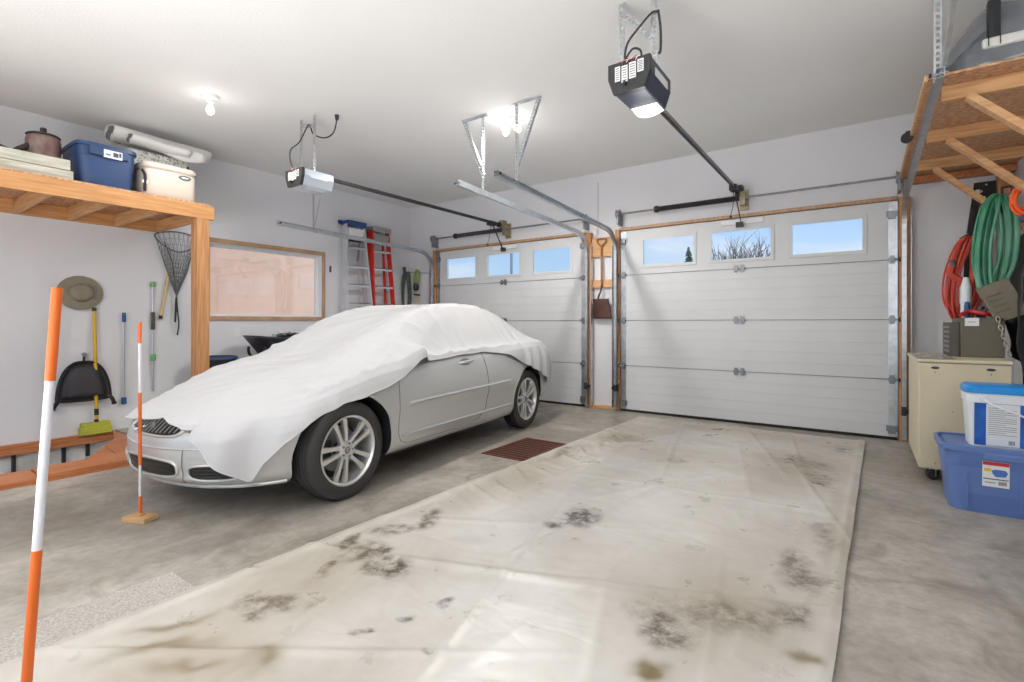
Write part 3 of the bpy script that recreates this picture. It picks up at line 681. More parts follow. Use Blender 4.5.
b = MB(); b.grid(lambda u, v_: Vector((-6.10-.03*math.sin(u*5), lerp(1.95, 2.6, u), lerp(ST+.70-.04*u, ST+.58+.03*math.sin(u*7)-.04*u, v_))), 16, 5, 'roll_white'); b.build('loose_flap', root, smooth=True, solid=.004)

# lumber at the floor edge
root = thing('floor_curb', 'long lumber curb on the floor along the sunken strip', 'lumber curb', (-5.2, 1, 0))
b = MB(); b.box(-5.42, -5.075, -2.9, 1.02, 0, .045, 'red_wood'); b.build('plank', root, bevel=.004)
b = MB(); b.box(-5.42, -5.075, 1.03, 2.3, 0, .05, 'red_wood'); b.box(-5.13, -5.075, 1.0, 2.3, .05, .055, 'red_wood'); b.build('plank', root, bevel=.004)
root = thing('wall_ledger', 'reddish lumber ledger along the bottom of the left wall with dark hangers below', 'ledger board', (WX+.03, 0, -.09))
b = MB(); b.box(WX+.002, WX+.075, -3.0, 2.0, -.10, 0.0, 'red_wood'); b.build('board', root, bevel=.003)
for yy, l_ in ((-.4, .20), (.35, .2), (1.19, .19), (1.57, .17), (1.77, .14)):
    b = MB(); b.box(WX+.002, WX+.045, yy-.014, yy+.014, -.10-l_, -.09, 'black'); b.build('hanger_bracket', root)
b = MB()
poly = [(-6.86, 1.98), (-6.40, 1.86), (-5.55, 1.40), (-5.425, 1.72), (-5.425, 2.01)]
b.prism(poly, .03, 'red_wood', Matrix.Translation((0, 0, -.025)))
root = tag(b.build('corner_board'), 'bright wooden board across the end of the sunken strip by the car nose', 'board')
b = MB(); b.bar((-6.05, 1.70, .012), (-5.43, 1.62, .012), .02, .008, 'red_wood'); b.bar((-6.35, 1.9, .012), (-5.43, 1.66, .012), .012, .008, 'red_wood'); b.build('batten', root)

# ================================================================ THINGS ON THE LEFT WALL
root = thing('sun_hat', 'olive brimmed sun hat hanging on the left wall above the yellow broom', 'hat', (WX+.02, 1.72, 1.535))
b = MB(); T = frame((WX+.03, 1.705, 1.535), (1, 0, 0.05))
b.lathe([(.195, .0), (.198, .004), (.18, .012), (.145, .022), (.103, .03)], 'hat', 40, T, 1., .92); b.build('brim', root, smooth=True, solid=.004)
b = MB(); b.lathe([(.108, .028), (.104, .06), (.093, .085), (.075, .10), (.04, .106), (.001, .107)], 'hat', 36, T, 1., .92); b.build('crown', root, smooth=True)
b = MB(); b.tube([(WX+.0, 1.72, 1.64), (WX+.03, 1.72, 1.64)], .004, 'galv', 6); b.build('nail', root)
root = thing('push_broom', 'yellow push broom standing against the left wall behind the black bag', 'broom', (WX+.09, 1.84, 0))
b = MB(); b.tube([(WX+.05, 1.82, 1.36), (WX+.07, 1.835, .12)], .018, 'yellow_pole', 12); b.build('handle', root, smooth=True)
for z0_, z1_ in ((.20, .27), (.115, .155), (1.34, 1.38)):
    b = MB(); b.tube([(WX+.067-.02*(z0_ > 1), 1.834-.014*(z0_ > 1), z1_), (WX+.069-.02*(z0_ > 1), 1.835-.014*(z0_ > 1), z0_)], .021, 'black', 12); b.build('grip_band', root)
b = MB(); b.box(WX+.02, WX+.12, 1.70, 1.95, .075, .125, 'broom_yellow'); b.box(WX+.015, WX+.13, 1.69, 1.96, .001, .078, 'broom_yellow'); b.build('brush_head', root, bevel=.006)
root = thing('carry_bag', 'black half-round mesh bag with side straps hanging on the left wall', 'bag', (WX+.02, 1.735, .40))
def bagout(u, k):
    a = 2*PI*u; c_, s_ = math.cos(a), math.sin(a); z = .40+(.40*max(0, s_)**.75 if s_ >= 0 else -.035*(-s_)**.6)*k; return 1.735+.235*k*math.copysign(abs(c_)**.7, c_)*(1-.18*max(0, s_)), lerp(.52, z, k) if k < 1 else z
def bagf(k0, x0_, dep, zc):
    def fn(u, v_):
        y, z = bagout(u, 1); k = 1-v_; return Vector((x0_+dep*(1-k**4), 1.735+(y-1.735)*k*k0, zc+(z-zc)*k*k0))
    return fn
b = MB(); b.grid(bagf(1, WX+.015, .09, .54), 60, 14, 'bag_black', wrap=True); b.build('shell', root, smooth=True)
b = MB(); b.grid(bagf(.62, WX+.10, .03, .50), 40, 10, 'bag_mesh', wrap=True); b.build('mesh_panel', root, smooth=True)
b = MB(); b.tube([Vector((WX+.065, 1.735+(bagout(u/60, 1)[0]-1.735)*.97, .54+(bagout(u/60, 1)[1]-.54)*.97)) for u in range(60)], .011, 'black', 6); b.build('piping', root, smooth=True)
for s_ in (-1, 1):
    b = MB(); b.tube(spline([(WX+.06, 1.735+s_*.20, .42), (WX+.08, 1.735+s_*.235, .37), (WX+.06, 1.735+s_*.26, .31)], 5), [.02]*10+[.028], 'black', 8); b.build('strap', root)
b = MB(); b.tube([(WX+.03, 1.735, .79), (WX+.05, 1.735, .87)], .012, 'black', 8); b.lathe([(.001, 0), (.022, 0), (.022, .02), (.001, .02)], 'galv_dark', 12, frame((WX+.04, 1.735, .87), (1, 0, 0))); b.build('hook', root)
def wallpole(name, label, cat, y, z0_, z1_, parts, r=.010, base='silver_pole'):
    root = thing(name, label, cat, (WX+.03, y, z0_))
    b = MB(); b.tube([(WX+.03, y, z0_), (WX+.03, y, z1_)], r, base, 10); b.build('shaft', root, smooth=True)
    for nm, a, c_, rr_, m in parts: b = MB(); b.tube([(WX+.03, y, a), (WX+.03, y, a+.01), (WX+.03, y, c_-.01), (WX+.03, y, c_)], [rr_*.7, rr_, rr_, rr_*.7], m, 12); b.build(nm, root, smooth=True)
    return root
wallpole('scraper_pole', 'thin silver pole with blue ends hanging on the left wall', 'pole', 2.095, .30, 1.32, [('end_cap', 1.22, 1.33, .019, 'tip_blue'), ('end_cap', .28, .36, .026, 'tip_blue')])
wallpole('snow_brush', 'long brush pole with green head and grey grip left of the landing net', 'brush', 2.38, .40, 1.70, [('head', 1.64, 1.70, .026, 'tip_green'), ('grip', 1.13, 1.34, .022, 'grip_grey'), ('collar', .76, .84, .028, 'tip_green')])
# landing net
root = thing('landing_net', 'landing net with dark mesh hanging head up on the left wall by the post', 'fishing net', (WX+.05, 2.66, 1.2))
b = MB(); hoop = spline([(WX+.03, 2.40, 2.27), (WX+.09, 2.47, 2.14), (WX+.15, 2.60, 2.07), (WX+.15, 2.75, 2.13), (WX+.08, 2.84, 2.24), (WX+.03, 2.80, 2.31), (WX+.03, 2.60, 2.33)], 8, True); b.tube(hoop, .009, 'net', 8, True); b.build('hoop', root, smooth=True)
b = MB(); tip = Vector((WX+.06, 2.615, 1.53)); n_ = len(hoop)
for i in range(0, n_, 2):
    for dirn in (5, -5):
        pts = []
        for k in range(9):
            t_ = k/8; q = hoop[int(i+dirn*t_) % n_]; pts.append(q.lerp(tip, t_**.85)+Vector((.0, 0, -.02*math.sin(t_*PI))))
        b.tube(pts, .0018, 'net', 3, cap=False)
for k in range(1, 14):
    t_ = (k/14)**.85; b.tube([q.lerp(tip, t_) for q in hoop[::3]], .0018, 'net', 3, True)
b.build('netting', root)
b = MB(); b.tube([(WX+.02, 2.50, 2.20), (WX+.04, 2.58, 1.95), tip], .007, 'net', 6); b.tube([(WX+.06, 2.82, 2.2), (WX+.05, 2.74, 1.85), tip], .005, 'net', 6); b.build('net_cord', root)
b = MB(); b.tube([(WX+.03, 2.46, 1.29), (WX+.04, 2.545, 1.83)], .016, 'bamboo', 10); b.tube([(WX+.03, 2.457, 1.26), (WX+.03, 2.461, 1.30)], .02, 'pot_dark', 10); b.build('handle', root, smooth=True)
b = MB(); b.tube(spline([tip, (WX+.06, 2.61, 1.44), (WX+.06, 2.605, 1.28), (WX+.06, 2.60, 1.22)], 5), .012, 'black', 6); b.tube(spline([tip, (WX+.05, 2.63, 1.38), (WX+.05, 2.645, 1.2), (WX+.05, 2.63, 1.06)], 5), .009, 'black', 6); b.build('tassel', root, smooth=True)
b = MB(); b.box(WX, WX+.008, 3.325, 3.405, 1.03, 1.15, 'vinyl'); root = tag(b.build('outlet_cover', bevel=.002), 'white blank outlet cover on the wall under the window', 'outlet')
b = MB(); b.box(WX+.008, WX+.011, 3.35, 3.38, 1.05, 1.08, 'paper_shiny'); b.box(WX+.008, WX+.011, 3.35, 3.38, 1.10, 1.13, 'paper_shiny'); b.build('socket', root)
b = MB(); b.box(WX, WX+.012, 4.80, 4.83, 2.02, 2.12, 'grip_grey'); tag(b.build('wall_latch'), 'small grey latch on the wall right of the window', 'latch')

# ladders
def ladder(name, label, y0, y1, zt, lean, rail_m, top_m, step_m, spread):
    root = thing(name, label, 'ladder', (WX+.2, (y0+y1)/2, 0))
    xb, xt = WX+.40, WX+.16; bw = .10 if rail_m == 'alu' else .03
    for s_, yt in ((-1, y0), (1, y1)):
        b = MB(); b.bar((xb, yt+s_*(bw+.06), .0), (xt, yt, zt-.06), .028, .085, rail_m, (1, 0, 0)); b.build('side_rail', root)
        b = MB(); b.bar((WX+.22, yt+s_*(bw-.03), .0), (WX+.06, yt-s_*.02, zt-.08), .022, .045, 'alu' if rail_m == 'alu' else rail_m, (1, 0, 0)); b.build('rear_rail', root)
    k = 1
    while .305*k < zt-.12:
        z = .305*k; t_ = z/zt; x = lerp(xb, xt, t_); w_ = bw*(1-t_)
        b = MB(); b.box(x-.045, x+.05, y0-w_, y1+w_, z-.006, z+.006, step_m); b.box(x+.044, x+.05, y0-w_, y1+w_, z-.035, z+.006, step_m); b.box(x-.045, x-.04, y0-w_, y1+w_, z-.025, z+.006, step_m); b.build('step', root); k += 1
    b = MB(); b.box(xt-.14, xt+.08, y0-.02, y1+.02, zt-.05, zt, top_m); b.box(xt+.075, xt+.085, y0-.02, y1+.02, zt-.09, zt-.0, top_m); b.box(xt-.14, xt-.10, y0-.05, y1+.05, zt-.04, zt+.015, top_m); b.build('top_cap', root, bevel=.01)
    b = MB()
    b.box(xt-.0+.03, xt+.062, y0+.02, y1-.02, zt-.26, zt-.12, 'paper' if top_m == 'blue_plastic' else 'grey_lid'); b.build('label_plate', root)
    if top_m == 'blue_plastic':
        b = MB()
        for s_ in (-1, 1): b.bar((xt+.01, (y0 if s_ < 0 else y1)-s_*.06, zt-.30), (xt-.1, (y0 if s_ < 0 else y1)-s_*.03, zt-.62), .02, .02, 'galv_dark')
        b.box(xt, xt+.07, y0+.05, y1-.05, zt-.33, zt-.30, 'black'); b.build('spreader', root)
ladder('step_ladder', 'aluminium step ladder with a blue top cap leaning on the left wall', 4.99, 5.32, 2.86, 0, 'alu', 'blue_plastic', 'alu', 1)
ladder('step_ladder', 'red fibreglass step ladder with grey top beside the aluminium one', 5.49, 5.84, 2.84, 0, 'red_fibre', 'grey_lid', 'alu', 1)
# cord bundle and trimmer past the ladders
b = MB()
for k in range(7): 
    yy = 6.36+.012*k; b.tube(spline([(WX+.03+.008*k, yy, 2.16), (WX+.05, yy-.08, 1.95), (WX+.05, yy-.06-.006*k, 1.55), (WX+.05, yy+.02, 1.48+.01*k), (WX+.06, yy+.07, 1.62), (WX+.05, yy+.06, 1.95)], 5, True), .009, 'cord_greygreen', 5, True)
b.tube([(WX+.02, 6.36, 2.24), (WX+.04, 6.36, 2.12)], .03, 'grip_grey', 8)
tag(b.build('cord_bundle'), 'grey green cord bundle hanging right of the red ladder', 'cord')
root = thing('string_trimmer', 'yellow green garden tool hanging in the corner beside the door track', 'garden tool', (-6.72, WY-.06, 1.6))
b = MB(); b.tube(spline([(-6.76, WY-.04, 2.10), (-6.70, WY-.06, 2.18), (-6.65, WY-.06, 2.12), (-6.66, WY-.07, 1.95), (-6.72, WY-.07, 1.9), (-6.76, WY-.06, 2.0)], 5, True), .02, 'trimmer_green', 8, True); b.build('loop_handle', root, smooth=True)
b = MB(); b.lathe([(.03, 0), (.05, .03), (.055, .1), (.03, .15)], 'dark_metal', 16, Matrix.Translation((-6.70, WY-.08, 1.80))); b.build('motor', root, smooth=True)
b = MB(); b.tube([(-6.70, WY-.07, 1.82), (-6.69, WY-.06, 1.45)], .012, 'bamboo', 8); b.tube([(-6.76, WY-.07, 1.74), (-6.62, WY-.07, 1.72)], .018, 'shovel_rust', 8); b.build('shaft', root, smooth=True)
b = MB(); b.tube([(WX+.02, WY-.03, 2.16), (-6.3, WY-.03, 2.10)], .006, 'galv_dark', 6); b.box(-6.33, -6.29, WY-.04, WY, 2.06, 2.20, 'shovel_handle'); tag(b.build('tool_rail'), 'thin wall rail holding garden tools in the far left corner', 'tool rail')

# shovel on the pillar
b = MB(); b.tube([(-3.09, WY-.008, 3.22), (-3.09, WY-.008, 2.55), (-3.10, 6.46, 2.42)], .005, 'silver_pole', 6); tag(b.build('wall_cable'), 'thin pale cable running down the wall above the shovel', 'cable')
root = thing('shovel', 'small shovel with a rusty square blade hanging on the pillar boards', 'shovel', (-3.0, 6.46, 1.3))
yS = 6.455
b = MB(); b.tube([(-3.005, yS, 2.30), (-3.0, yS, 1.9), (-3.0, yS, 1.72)], .014, 'shovel_handle', 10); b.build('handle', root, smooth=True)
b = MB(); b.tube(spline([(-3.005, yS, 2.30), (-3.06, yS, 2.345), (-3.065, yS, 2.39), (-3.0, yS, 2.40), (-2.94, yS, 2.39), (-2.945, yS, 2.345)], 6, True), .012, 'shovel_handle', 8, True); b.build('d_grip', root, smooth=True)
b = MB(); b.tube(spline([(-3.0, yS, 1.75), (-3.0, yS-.03, 1.66), (-3.03, yS-.05, 1.56), (-3.02, yS-.03, 1.50)], 6), .013, 'shovel_rust', 8); b.build('socket', root, smooth=True)
b = MB(); b.grid(lambda u, v_: Vector((lerp(-3.125, -2.885, u)+.045*v_*(u-.0)+.0, yS-.02-.03*(1-(2*u-1)**2)+.02*v_, lerp(1.55, 1.27, v_))), 14, 10, 'shovel_rust'); b.build('blade', root, smooth=True, solid=.004)

# wheelbarrow and bin behind the car
root = thing('wheelbarrow', 'black wheelbarrow tray showing behind the covered car under the window', 'wheelbarrow', (-6.4, 3.6, 0))
def tray(u, v_):
    a = 2*PI*u; c_, s_ = math.cos(a), math.sin(a); k = lerp(.55, 1, v_); 
    return Vector((-6.42+.30*k*math.copysign(abs(c_)**.5, c_), 3.72+.46*k*math.copysign(abs(s_)**.5, s_), lerp(.76, 1.02+.03*abs(s_), v_)))
b = MB(); b.grid(tray, 40, 6, 'wb_black', wrap=True); b.box(-6.57, -6.27, 3.5, 3.95, .755, .76, 'wb_black'); b.build('tray', root, smooth=True, solid=.008)
b = MB()
for s_ in (-.2, .2): b.tube(spline([(-6.42+s_, 3.36, .9), (-6.42+s_, 3.45, .74), (-6.42+s_*.6, 4.1, .55), (-6.42+s_*.3, 4.5, .3)], 5), .018, 'wb_black', 8)
for s_ in (-.2, .2): b.tube([(-6.42+s_, 3.5, .8), (-6.42+s_*1.2, 3.45, .0)], .016, 'wb_black', 8)
b.build('frame', root, smooth=True)
b = MB(); b.lathe([(.001, -.03), (.08, -.04), (.19, -.045), (.2, 0), (.19, .045), (.08, .04), (.001, .03)], 'black_rubber', 24, frame((-6.42, 4.5, .2), (1, 0, 0))); b.build('wheel', root, smooth=True)
b = MB()
for k in range(4):
    b.grid(lambda u, v_, k=k: Vector((-6.6+.34*u+.05*k, 3.66+.5*v_, 1.04+.014*k+.04*noise.noise(Vector((u*4, v_*4, k))))), 14, 14, 'plastic_bright')
tag(b.build('plastic_sheeting', smooth=True), 'crumpled clear plastic piled on the black wheelbarrow', 'plastic sheet')
root = thing('round_bin', 'dark blue round tub edge just showing over the car cover below the outlet', 'tub', (-6.62, 2.98, 0))
b = MB(); b.lathe([(.16, 0), (.2, .74), (.215, .76), (.215, .79), (.19, .795), (.15, .3)], 'wb_black', 32, Matrix.Translation((-6.62, 2.98, 0))); b.build('body', root, smooth=True)
b = MB(); b.lathe([(.216, .76), (.222, .76), (.222, .785), (.216, .785)], 'tip_blue', 32, Matrix.Translation((-6.62, 2.98, 0)), cap=False); b.build('rim', root, smooth=True)

# ================================================================ DRIVE MARKERS
def marker(label, p0, p1, r, bands, bl):
    p0, p1 = Vector(p0), Vector(p1); root = thing('driveway_marker', label, 'marker stake', p0)
    for a, c_, m in bands:
        b = MB(); b.tube([p0.lerp(p1, a), p0.lerp(p1, c_)], r*(1.12 if m == 'marker_orange' else 1), m, 12); b.build('orange_sleeve' if m == 'marker_orange' else 'white_rod', root, smooth=True)
    b = MB(); T_ = Matrix.Translation((p0.x, p0.y, 0)) @ Matrix.Rotation(.4, 4, 'Z'); b.box(-.085, .085, -.05, .05, 0, .03, 'block_wood', T_); b.box(-.02, .02, -.02, .02, .03, .045, 'block_wood', T_); b.build('wooden_base', root, bevel=.004)
marker('thin orange and white stake in a small wooden block in front of the car grille', (-3.62, 1.18, 0.03), (-3.63, 1.18, 1.215), .0085, [(0, .10, 'marker_orange'), (.10, .26, 'marker_white'), (.26, .635, 'marker_orange'), (.635, .89, 'marker_white'), (.89, 1, 'marker_orange')], 0)
marker('tall leaning orange and white stake nearest the viewer at far left', (-1.086, .166, 0.03), (-1.006, .221, 1.264), .0062, [(0, .675, 'marker_orange'), (.675, .885, 'marker_white'), (.885, 1, 'marker_orange')], 1)

# ================================================================ FLOOR ITEMS
# tarp
TX0, TX1, TY0, TY1 = -2.48, -.13, -1.9, 6.13
def blob(x, y, cx, cy, rx, ry, rot=0):
    c_, s_ = math.cos(rot), math.sin(rot); dx, dy = x-cx, y-cy; u = (dx*c_+dy*s_)/rx; v_ = (-dx*s_+dy*c_)/ry
    return math.exp(-(u*u+v_*v_))
DARK = []  # filled below: (cx,cy,rx,ry,rot,strength,channel)
DARK += [(-2.12, 1.68, .10, .10, .4, 1.6, 0), (-2.16, 1.47, .035, .10, .3, 1.0, 0), (-2.29, 1.70, .035, .09, .2, 1.2, 0), (-1.92, 1.62, .10, .08, .8, 1.3, 0), (-2.16, 2.18, .07, .13, .2, 1.1, 0), (-2.21, 1.95, .05, .10, .0, 1.0, 0), (-2.03, 1.12, .14, .09, .7, 1.05, 0), (-1.41, 2.73, .11, .13, .3, 1.0, 0), (-1.48, 2.55, .08, .08, .1, .7, 0),
         (-2.04, 4.85, .20, .20, 0, .85, 0), (-2.24, 4.0, .07, .35, 0, .7, 0), (-.40, 4.9, .13, .22, .7, 1.1, 0), (-.28, 4.45, .10, .18, .5, 1.0, 0), (-.17, 5.6, .10, .18, 0, .6, 0), (-1.35, 4.3, .10, .12, 0, .5, 0),
         (-.66, 1.95, .10, .13, .6, .9, 0), (-.48, 2.15, .22, .16, .4, .75, 0), (-.22, 2.3, .12, .10, 0, .8, 0), (-.25, 2.75, .10, .25, .2, .6, 0), (-.15, 3.3, .07, .3, 0, .5, 0),
         (-.578, 1.67, .05, .04, 0, 2.0, 1), (-1.94, .76, .07, .035, .9, .9, 1), (-1.75, .93, .10, .06, .4, .9, 1), (-2.10, .74, .035, .16, -.5, .9, 1), (-2.23, .83, .03, .14, -.45, .8, 1), (-1.5, 1.42, .03, .025, 0, 1.3, 0), (-1.42, 1.55, .03, .02, 0, 1.0, 0), (-1.6, 1.25, .03, .02, 0, 1.0, 0), (-1.3, 1.3, .025, .02, 0, 1.0, 0), (-.2, 2.05, .03, .04, 0, .9, 1),
         (-.45, 2.3, .40, .65, 0, .6, 2), (-.4, 4.7, .40, .8, 0, .7, 2), (-2.2, 3.5, .25, 1.6, 0, .6, 2), (-2.1, 5.0, .45, .8, 0, .65, 2), (-2.1, 1.3, .35, .5, 0, .55, 2), (-1.2, 5.9, 1.4, .35, 0, .6, 2), (-1.95, .8, .4, .3, 0, .6, 2), (-.08, 3.5, .10, 2.5, 0, .5, 2), (-1.4, 4.6, .8, .5, 0, .35, 2)]
nu, nv = 171, 560
b = MB()
def tfn(u, v_):
    x = lerp(TX0, TX1, u); y = lerp(TY0, TY1, v_); e = min(u, 1-u)
    x += .02*noise.noise(Vector((0, y*1.2, 3)))*(1 if u < .5 else .5)
    n1 = noise.noise(Vector((x*1.1, y*.9, 0))); n2 = noise.noise(Vector((x*6+n1*2, y*5, 5)))
    # long creases
    z = .010+.004*n1+.0035*n2
    for (cx, cy, dx, dy, w_, a) in CR:
        d = abs((x-cx)*dy-(y-cy)*dx); l_ = (x-cx)*dx+(y-cy)*dy
        if d < w_*3: z += a*math.exp(-(d/w_)**2)*math.exp(-(l_/CL)**4)
    # gathered folds along the left edge
    g = sstep(.30, .05, abs(x-(TX0+.22)))*sstep(2.2, 3.0, y)*sstep(6.2, 5.2, y)
    ph = y*26+(x*14)+noise.noise(Vector((x*2, y*2, 1)))*5
    z += g*.020*max(0, math.sin(ph))**2*(.5+.7*abs(noise.noise(Vector((x*2, y*1.3, 9)))))
    rim = math.exp(-((u-.018)/.012)**2)*.008+math.exp(-((u-.985)/.012)**2)*.010+math.exp(-((v_-.996)/.004)**2)*.008
    return Vector((x+.025*y, y, max(.004, z+.008)+rim))
CL = 1.1
CR = []
rnd = random.Random(3)
for k in range(30):
    a = rnd.choice([.35, .5, 1.2, 1.45, 1.9, 2.5])+rnd.uniform(-.15, .15); CR.append((rnd.uniform(-2.2, -.1), rnd.uniform(0, 6), math.cos(a), math.sin(a), rnd.uniform(.012, .03), rnd.uniform(.003, .009)))
CR += [(-1.35, 3.1, .18, .98, .02, .010), (-1.1, 3.6, 1, .1, .02, .006), (-.02-.15, 3.5, 0, 1, .02, .006)]
b.grid(tfn, nu, nv, 'tarp')
tarp = b.build('floor_tarp', smooth=True, loc=(-1.2, 2, 0), ang=180); tag(tarp, 'large stained cream tarpaulin spread on the floor of the empty bay', 'tarpaulin')
ca = tarp.data.color_attributes.new('dirt', 'FLOAT_COLOR', 'POINT')
for i, v_ in enumerate(tarp.data.vertices):
    x, y = v_.co.x-1.2, v_.co.y+2; ch = [0, 0, 0]
    wx = x+.10*noise.noise(Vector((x*4, y*4, 2)))+.04*noise.noise(Vector((x*14, y*14, 2))); wy = y+.10*noise.noise(Vector((x*4, y*4, 7)))+.04*noise.noise(Vector((x*14, y*14, 8)))
    for (cx, cy, rx, ry, rt, st, c_) in DARK: ch[c_] = max(ch[c_], st*blob(wx, wy, cx, cy, rx, ry, rt))
    ch[0] = min(1, max(0, ch[0]*2.1-.30)); ch[1] = min(1, ch[1]); ch[2] = min(.7, ch[2])
    ca.data[i].color = (*ch, 1)
b = MB(); b.box(-2.73, -2.2, -1.2, 1.02, 0.001, .007, 'carpet'); tag(b.build('carpet_strip'), 'grey speckled carpet strip beside the left edge of the tarpaulin', 'carpet')
# drain grate
root = thing('drain_grate', 'rusty barred drain grate in the concrete between the car and the tarpaulin', 'drain grate', (-2.64, 3.97, 0))
gx0, gx1, gy0, gy1 = -2.88, -2.42, 3.60, 4.36
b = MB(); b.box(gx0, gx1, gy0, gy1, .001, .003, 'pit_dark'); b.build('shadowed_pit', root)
b = MB()
for (xa, xb, ya, yb) in ((gx0, gx1, gy0, gy0+.03), (gx0, gx1, gy1-.03, gy1), (gx0, gx0+.02, gy0, gy1), (gx1-.02, gx1, gy0, gy1)): b.box(xa, xb, ya, yb, .002, .008, 'grate_rust')
b.build('frame', root)
for k in range(10):
    yy = lerp(gy0+.08, gy1-.08, k/9); b = MB(); b.box(gx0+.02, gx1-.02, yy-.011, yy+.011, .003, .0065, 'grate_rust'); b.build('bar', root)

# ================================================================ THE CAR
TH = math.radians(6.0); OX, OY = -3.735, 2.06
CN, CT = -.855, 3.70; CC, CLn, CW, CE = (CN+CT)/2, (CT-CN)/2, .91, 4.6
car = thing('car', 'silver coupe parked nose toward the viewer under a white cloth cover', 'car', (OX, OY, 0), TH)
# unit contour resampled by arc length; index 0 = nose centre, counts round the +x side
dense = []
for i in range(8001):
    t_ = -PI/2+2*PI*i/8000; c_, s_ = math.cos(t_), math.sin(t_); dense.append((CW*math.copysign(abs(c_)**(2/CE), c_), CLn*math.copysign(abs(s_)**(2/CE), s_)))
acc = [0]
for p_, q_ in zip(dense, dense[1:]): acc.append(acc[-1]+math.dist(p_, q_))
HALF = acc[-1]/2
def contour(f):                      # f in [0,2): 0 nose, .. 1 tail on the +x side
    L_ = (f % 2)*HALF; lo, hi = 0, 8000
    while hi-lo > 1:
        md = (lo+hi)//2
        if acc[md] <= L_: lo = md
        else: hi = md
    k = (L_-acc[lo])/max(1e-9, acc[hi]-acc[lo]); return lerp(dense[lo][0], dense[hi][0], k), lerp(dense[lo][1], dense[hi][1], k)
def z_sh(y): return interp([-.84, -.4, .0, .5, 1.2, 2.0, 2.9, 3.4, 3.7], [.645, .72, .80, .885, .925, .945, .955, .94, .90], y)
def z_lo(y): return interp([-.84, -.5, .5, 2.2, 3.1, 3.7], [.20, .20, .215, .215, .26, .30], y)
Q = [0, .06, .14, .24, .36, .48, .58, .68, .78, .87, .94, 1.0]
QW = [.92, .96, .975, .98, .985, 1.0, 1.0, .992, .98, .965, .945, .905]
QN = [.13, .06, .02, .02, .01, .01, .015, .02, .045, .09, .15, .25]
QT = [.14, .05, .01, .0, .0, .01, .02, .03, .05, .08, .11, .16]
def side(f, q, off=0.):
    cx_, cy_ = contour(f); wq = interp(Q, QW, q, False); x = cx_*wq; uy = cy_/CLn
    if uy < -.55: y = CC+cy_+interp(Q, QN, q, False)*((-uy-.55)/.45)**2+.29*(cx_/CW)**2*((-uy-.55)/.45)
    elif uy > .55: y = CC+cy_-interp(Q, QT, q, False)*((uy-.55)/.45)**2
    else: y = CC+cy_
    z = lerp(z_lo(CC+cy_), z_sh(CC+cy_), q)
    if off:
        e_ = .004; a = contour(f+e_); c2 = contour(f-e_); tx, ty = a[0]-c2[0], a[1]-c2[1]; l_ = math.hypot(tx, ty); x += ty/l_*off; y -= tx/l_*off
    return Vector((x, y, z))
def roofz(y): return interp([-.2, .35, .62, 1.0, 1.35, 1.75, 2.2, 2.55, 2.95, 3.2, 3.5], [.84, .95, 1.06, 1.245, 1.345, 1.375, 1.35, 1.27, 1.09, 1.03, 1.0], y)
def topz(x, y, rr_):
    B_ = z_sh(y)+.055*(1-rr_**2.2)
    wr = .84; g = sstep(wr, .50, abs(x)); G_ = max(0, roofz(y)-B_)*sstep(.2, .5, y)*sstep(3.4, 3.0, y)
    return B_+G_*g
def top(f, rr_, off=0.):
    s_ = side(f, 1.0, off); cyc = max(CN+.95, min(CT-.95, s_.y)); x = s_.x*rr_; y = lerp(cyc, s_.y, rr_)
    return Vector((x, y, topz(x, y, rr_)+(off if off else 0)-(z_sh(s_.y)-s_.z)*rr_**2.5))
NF = 300
def bodymesh():
    b = MB(); rows = []
    qs = [0, .02]+[k/26 for k in range(1, 26)]+[.985, 1.0]
    for q in qs: rows.append([side(2*i/NF, q) for i in range(NF)])
    for k in range(1, 17): rows.append([top(2*i/NF, 1-k/16*.999) for i in range(NF)])
    vs = [q for r_ in rows for q in r_]; fs = []
    for j in range(len(rows)-1):
        for i in range(NF): fs.append((j*NF+i, j*NF+(i+1) % NF, (j+1)*NF+(i+1) % NF, (j+1)*NF+i))
    fs.append(tuple(range(NF-1, -1, -1)))
    b.add(vs, fs, 'car_silver'); return b
b = bodymesh(); body = b.build('body', car, smooth=True, local=True, ang=50)
# wheel arch cut
WB = 2.66; WR = .335
bm_ = MB()
for y in (0, WB):
    for s_ in (-1, 1): bm_.lathe([(.385, .50), (.385, 1.3)], 'black', 48, frame((0, y, .335), (s_, 0, 0)))
cut = bm_.build('cutter', None, local=True)
mod = body.modifiers.new('arch', 'BOOLEAN'); mod.operation = 'DIFFERENCE'; mod.object = cut; mod.solver = 'EXACT'; mod.material_mode = 'TRANSFER'
cut.parent = car; cut.matrix_parent_inverse = Matrix.Identity(4)
bpy.context.view_layer.update(); dg = bpy.context.evaluated_depsgraph_get()
me = bpy.data.meshes.new_from_object(body.evaluated_get(dg), depsgraph=dg); body.modifiers.clear(); old = body.data; body.data = me
bpy.data.objects.remove(cut); bpy.data.meshes.remove(old)
me.set_sharp_from_angle(angle=math.radians(50))
def pathtube(name, pts, r, m, parent=car): bb = MB(); bb.tube(pts, r, m, 6); return bb.build(name, parent, smooth=True, local=True)
def yside(y):            # contour parameter on the +x side for local y
    lo, hi = 0., 1.
    for _ in range(40):
        md = (lo+hi)/2
        if contour(md)[1]+CC < y: lo = md
        else: hi = md
    return lo
def qz(f, z):
    y = contour(f)[1]+CC; return max(0, min(1, (z-z_lo(y))/(z_sh(y)-z_lo(y))))
def onside(y, z, off=0.): f = yside(y); return side(f, qz(f, z), off)
# wheel arch lips
for y in (0, WB):
    pts = [onside(y+.395*math.cos(a), .335+.395*math.sin(a), .004) for a in [PI*(k/28) for k in range(-1, 30)] if .335+.395*math.sin(a) > .24]
    pathtube('wheel_arch_lip', pts, .006, 'car_silver')
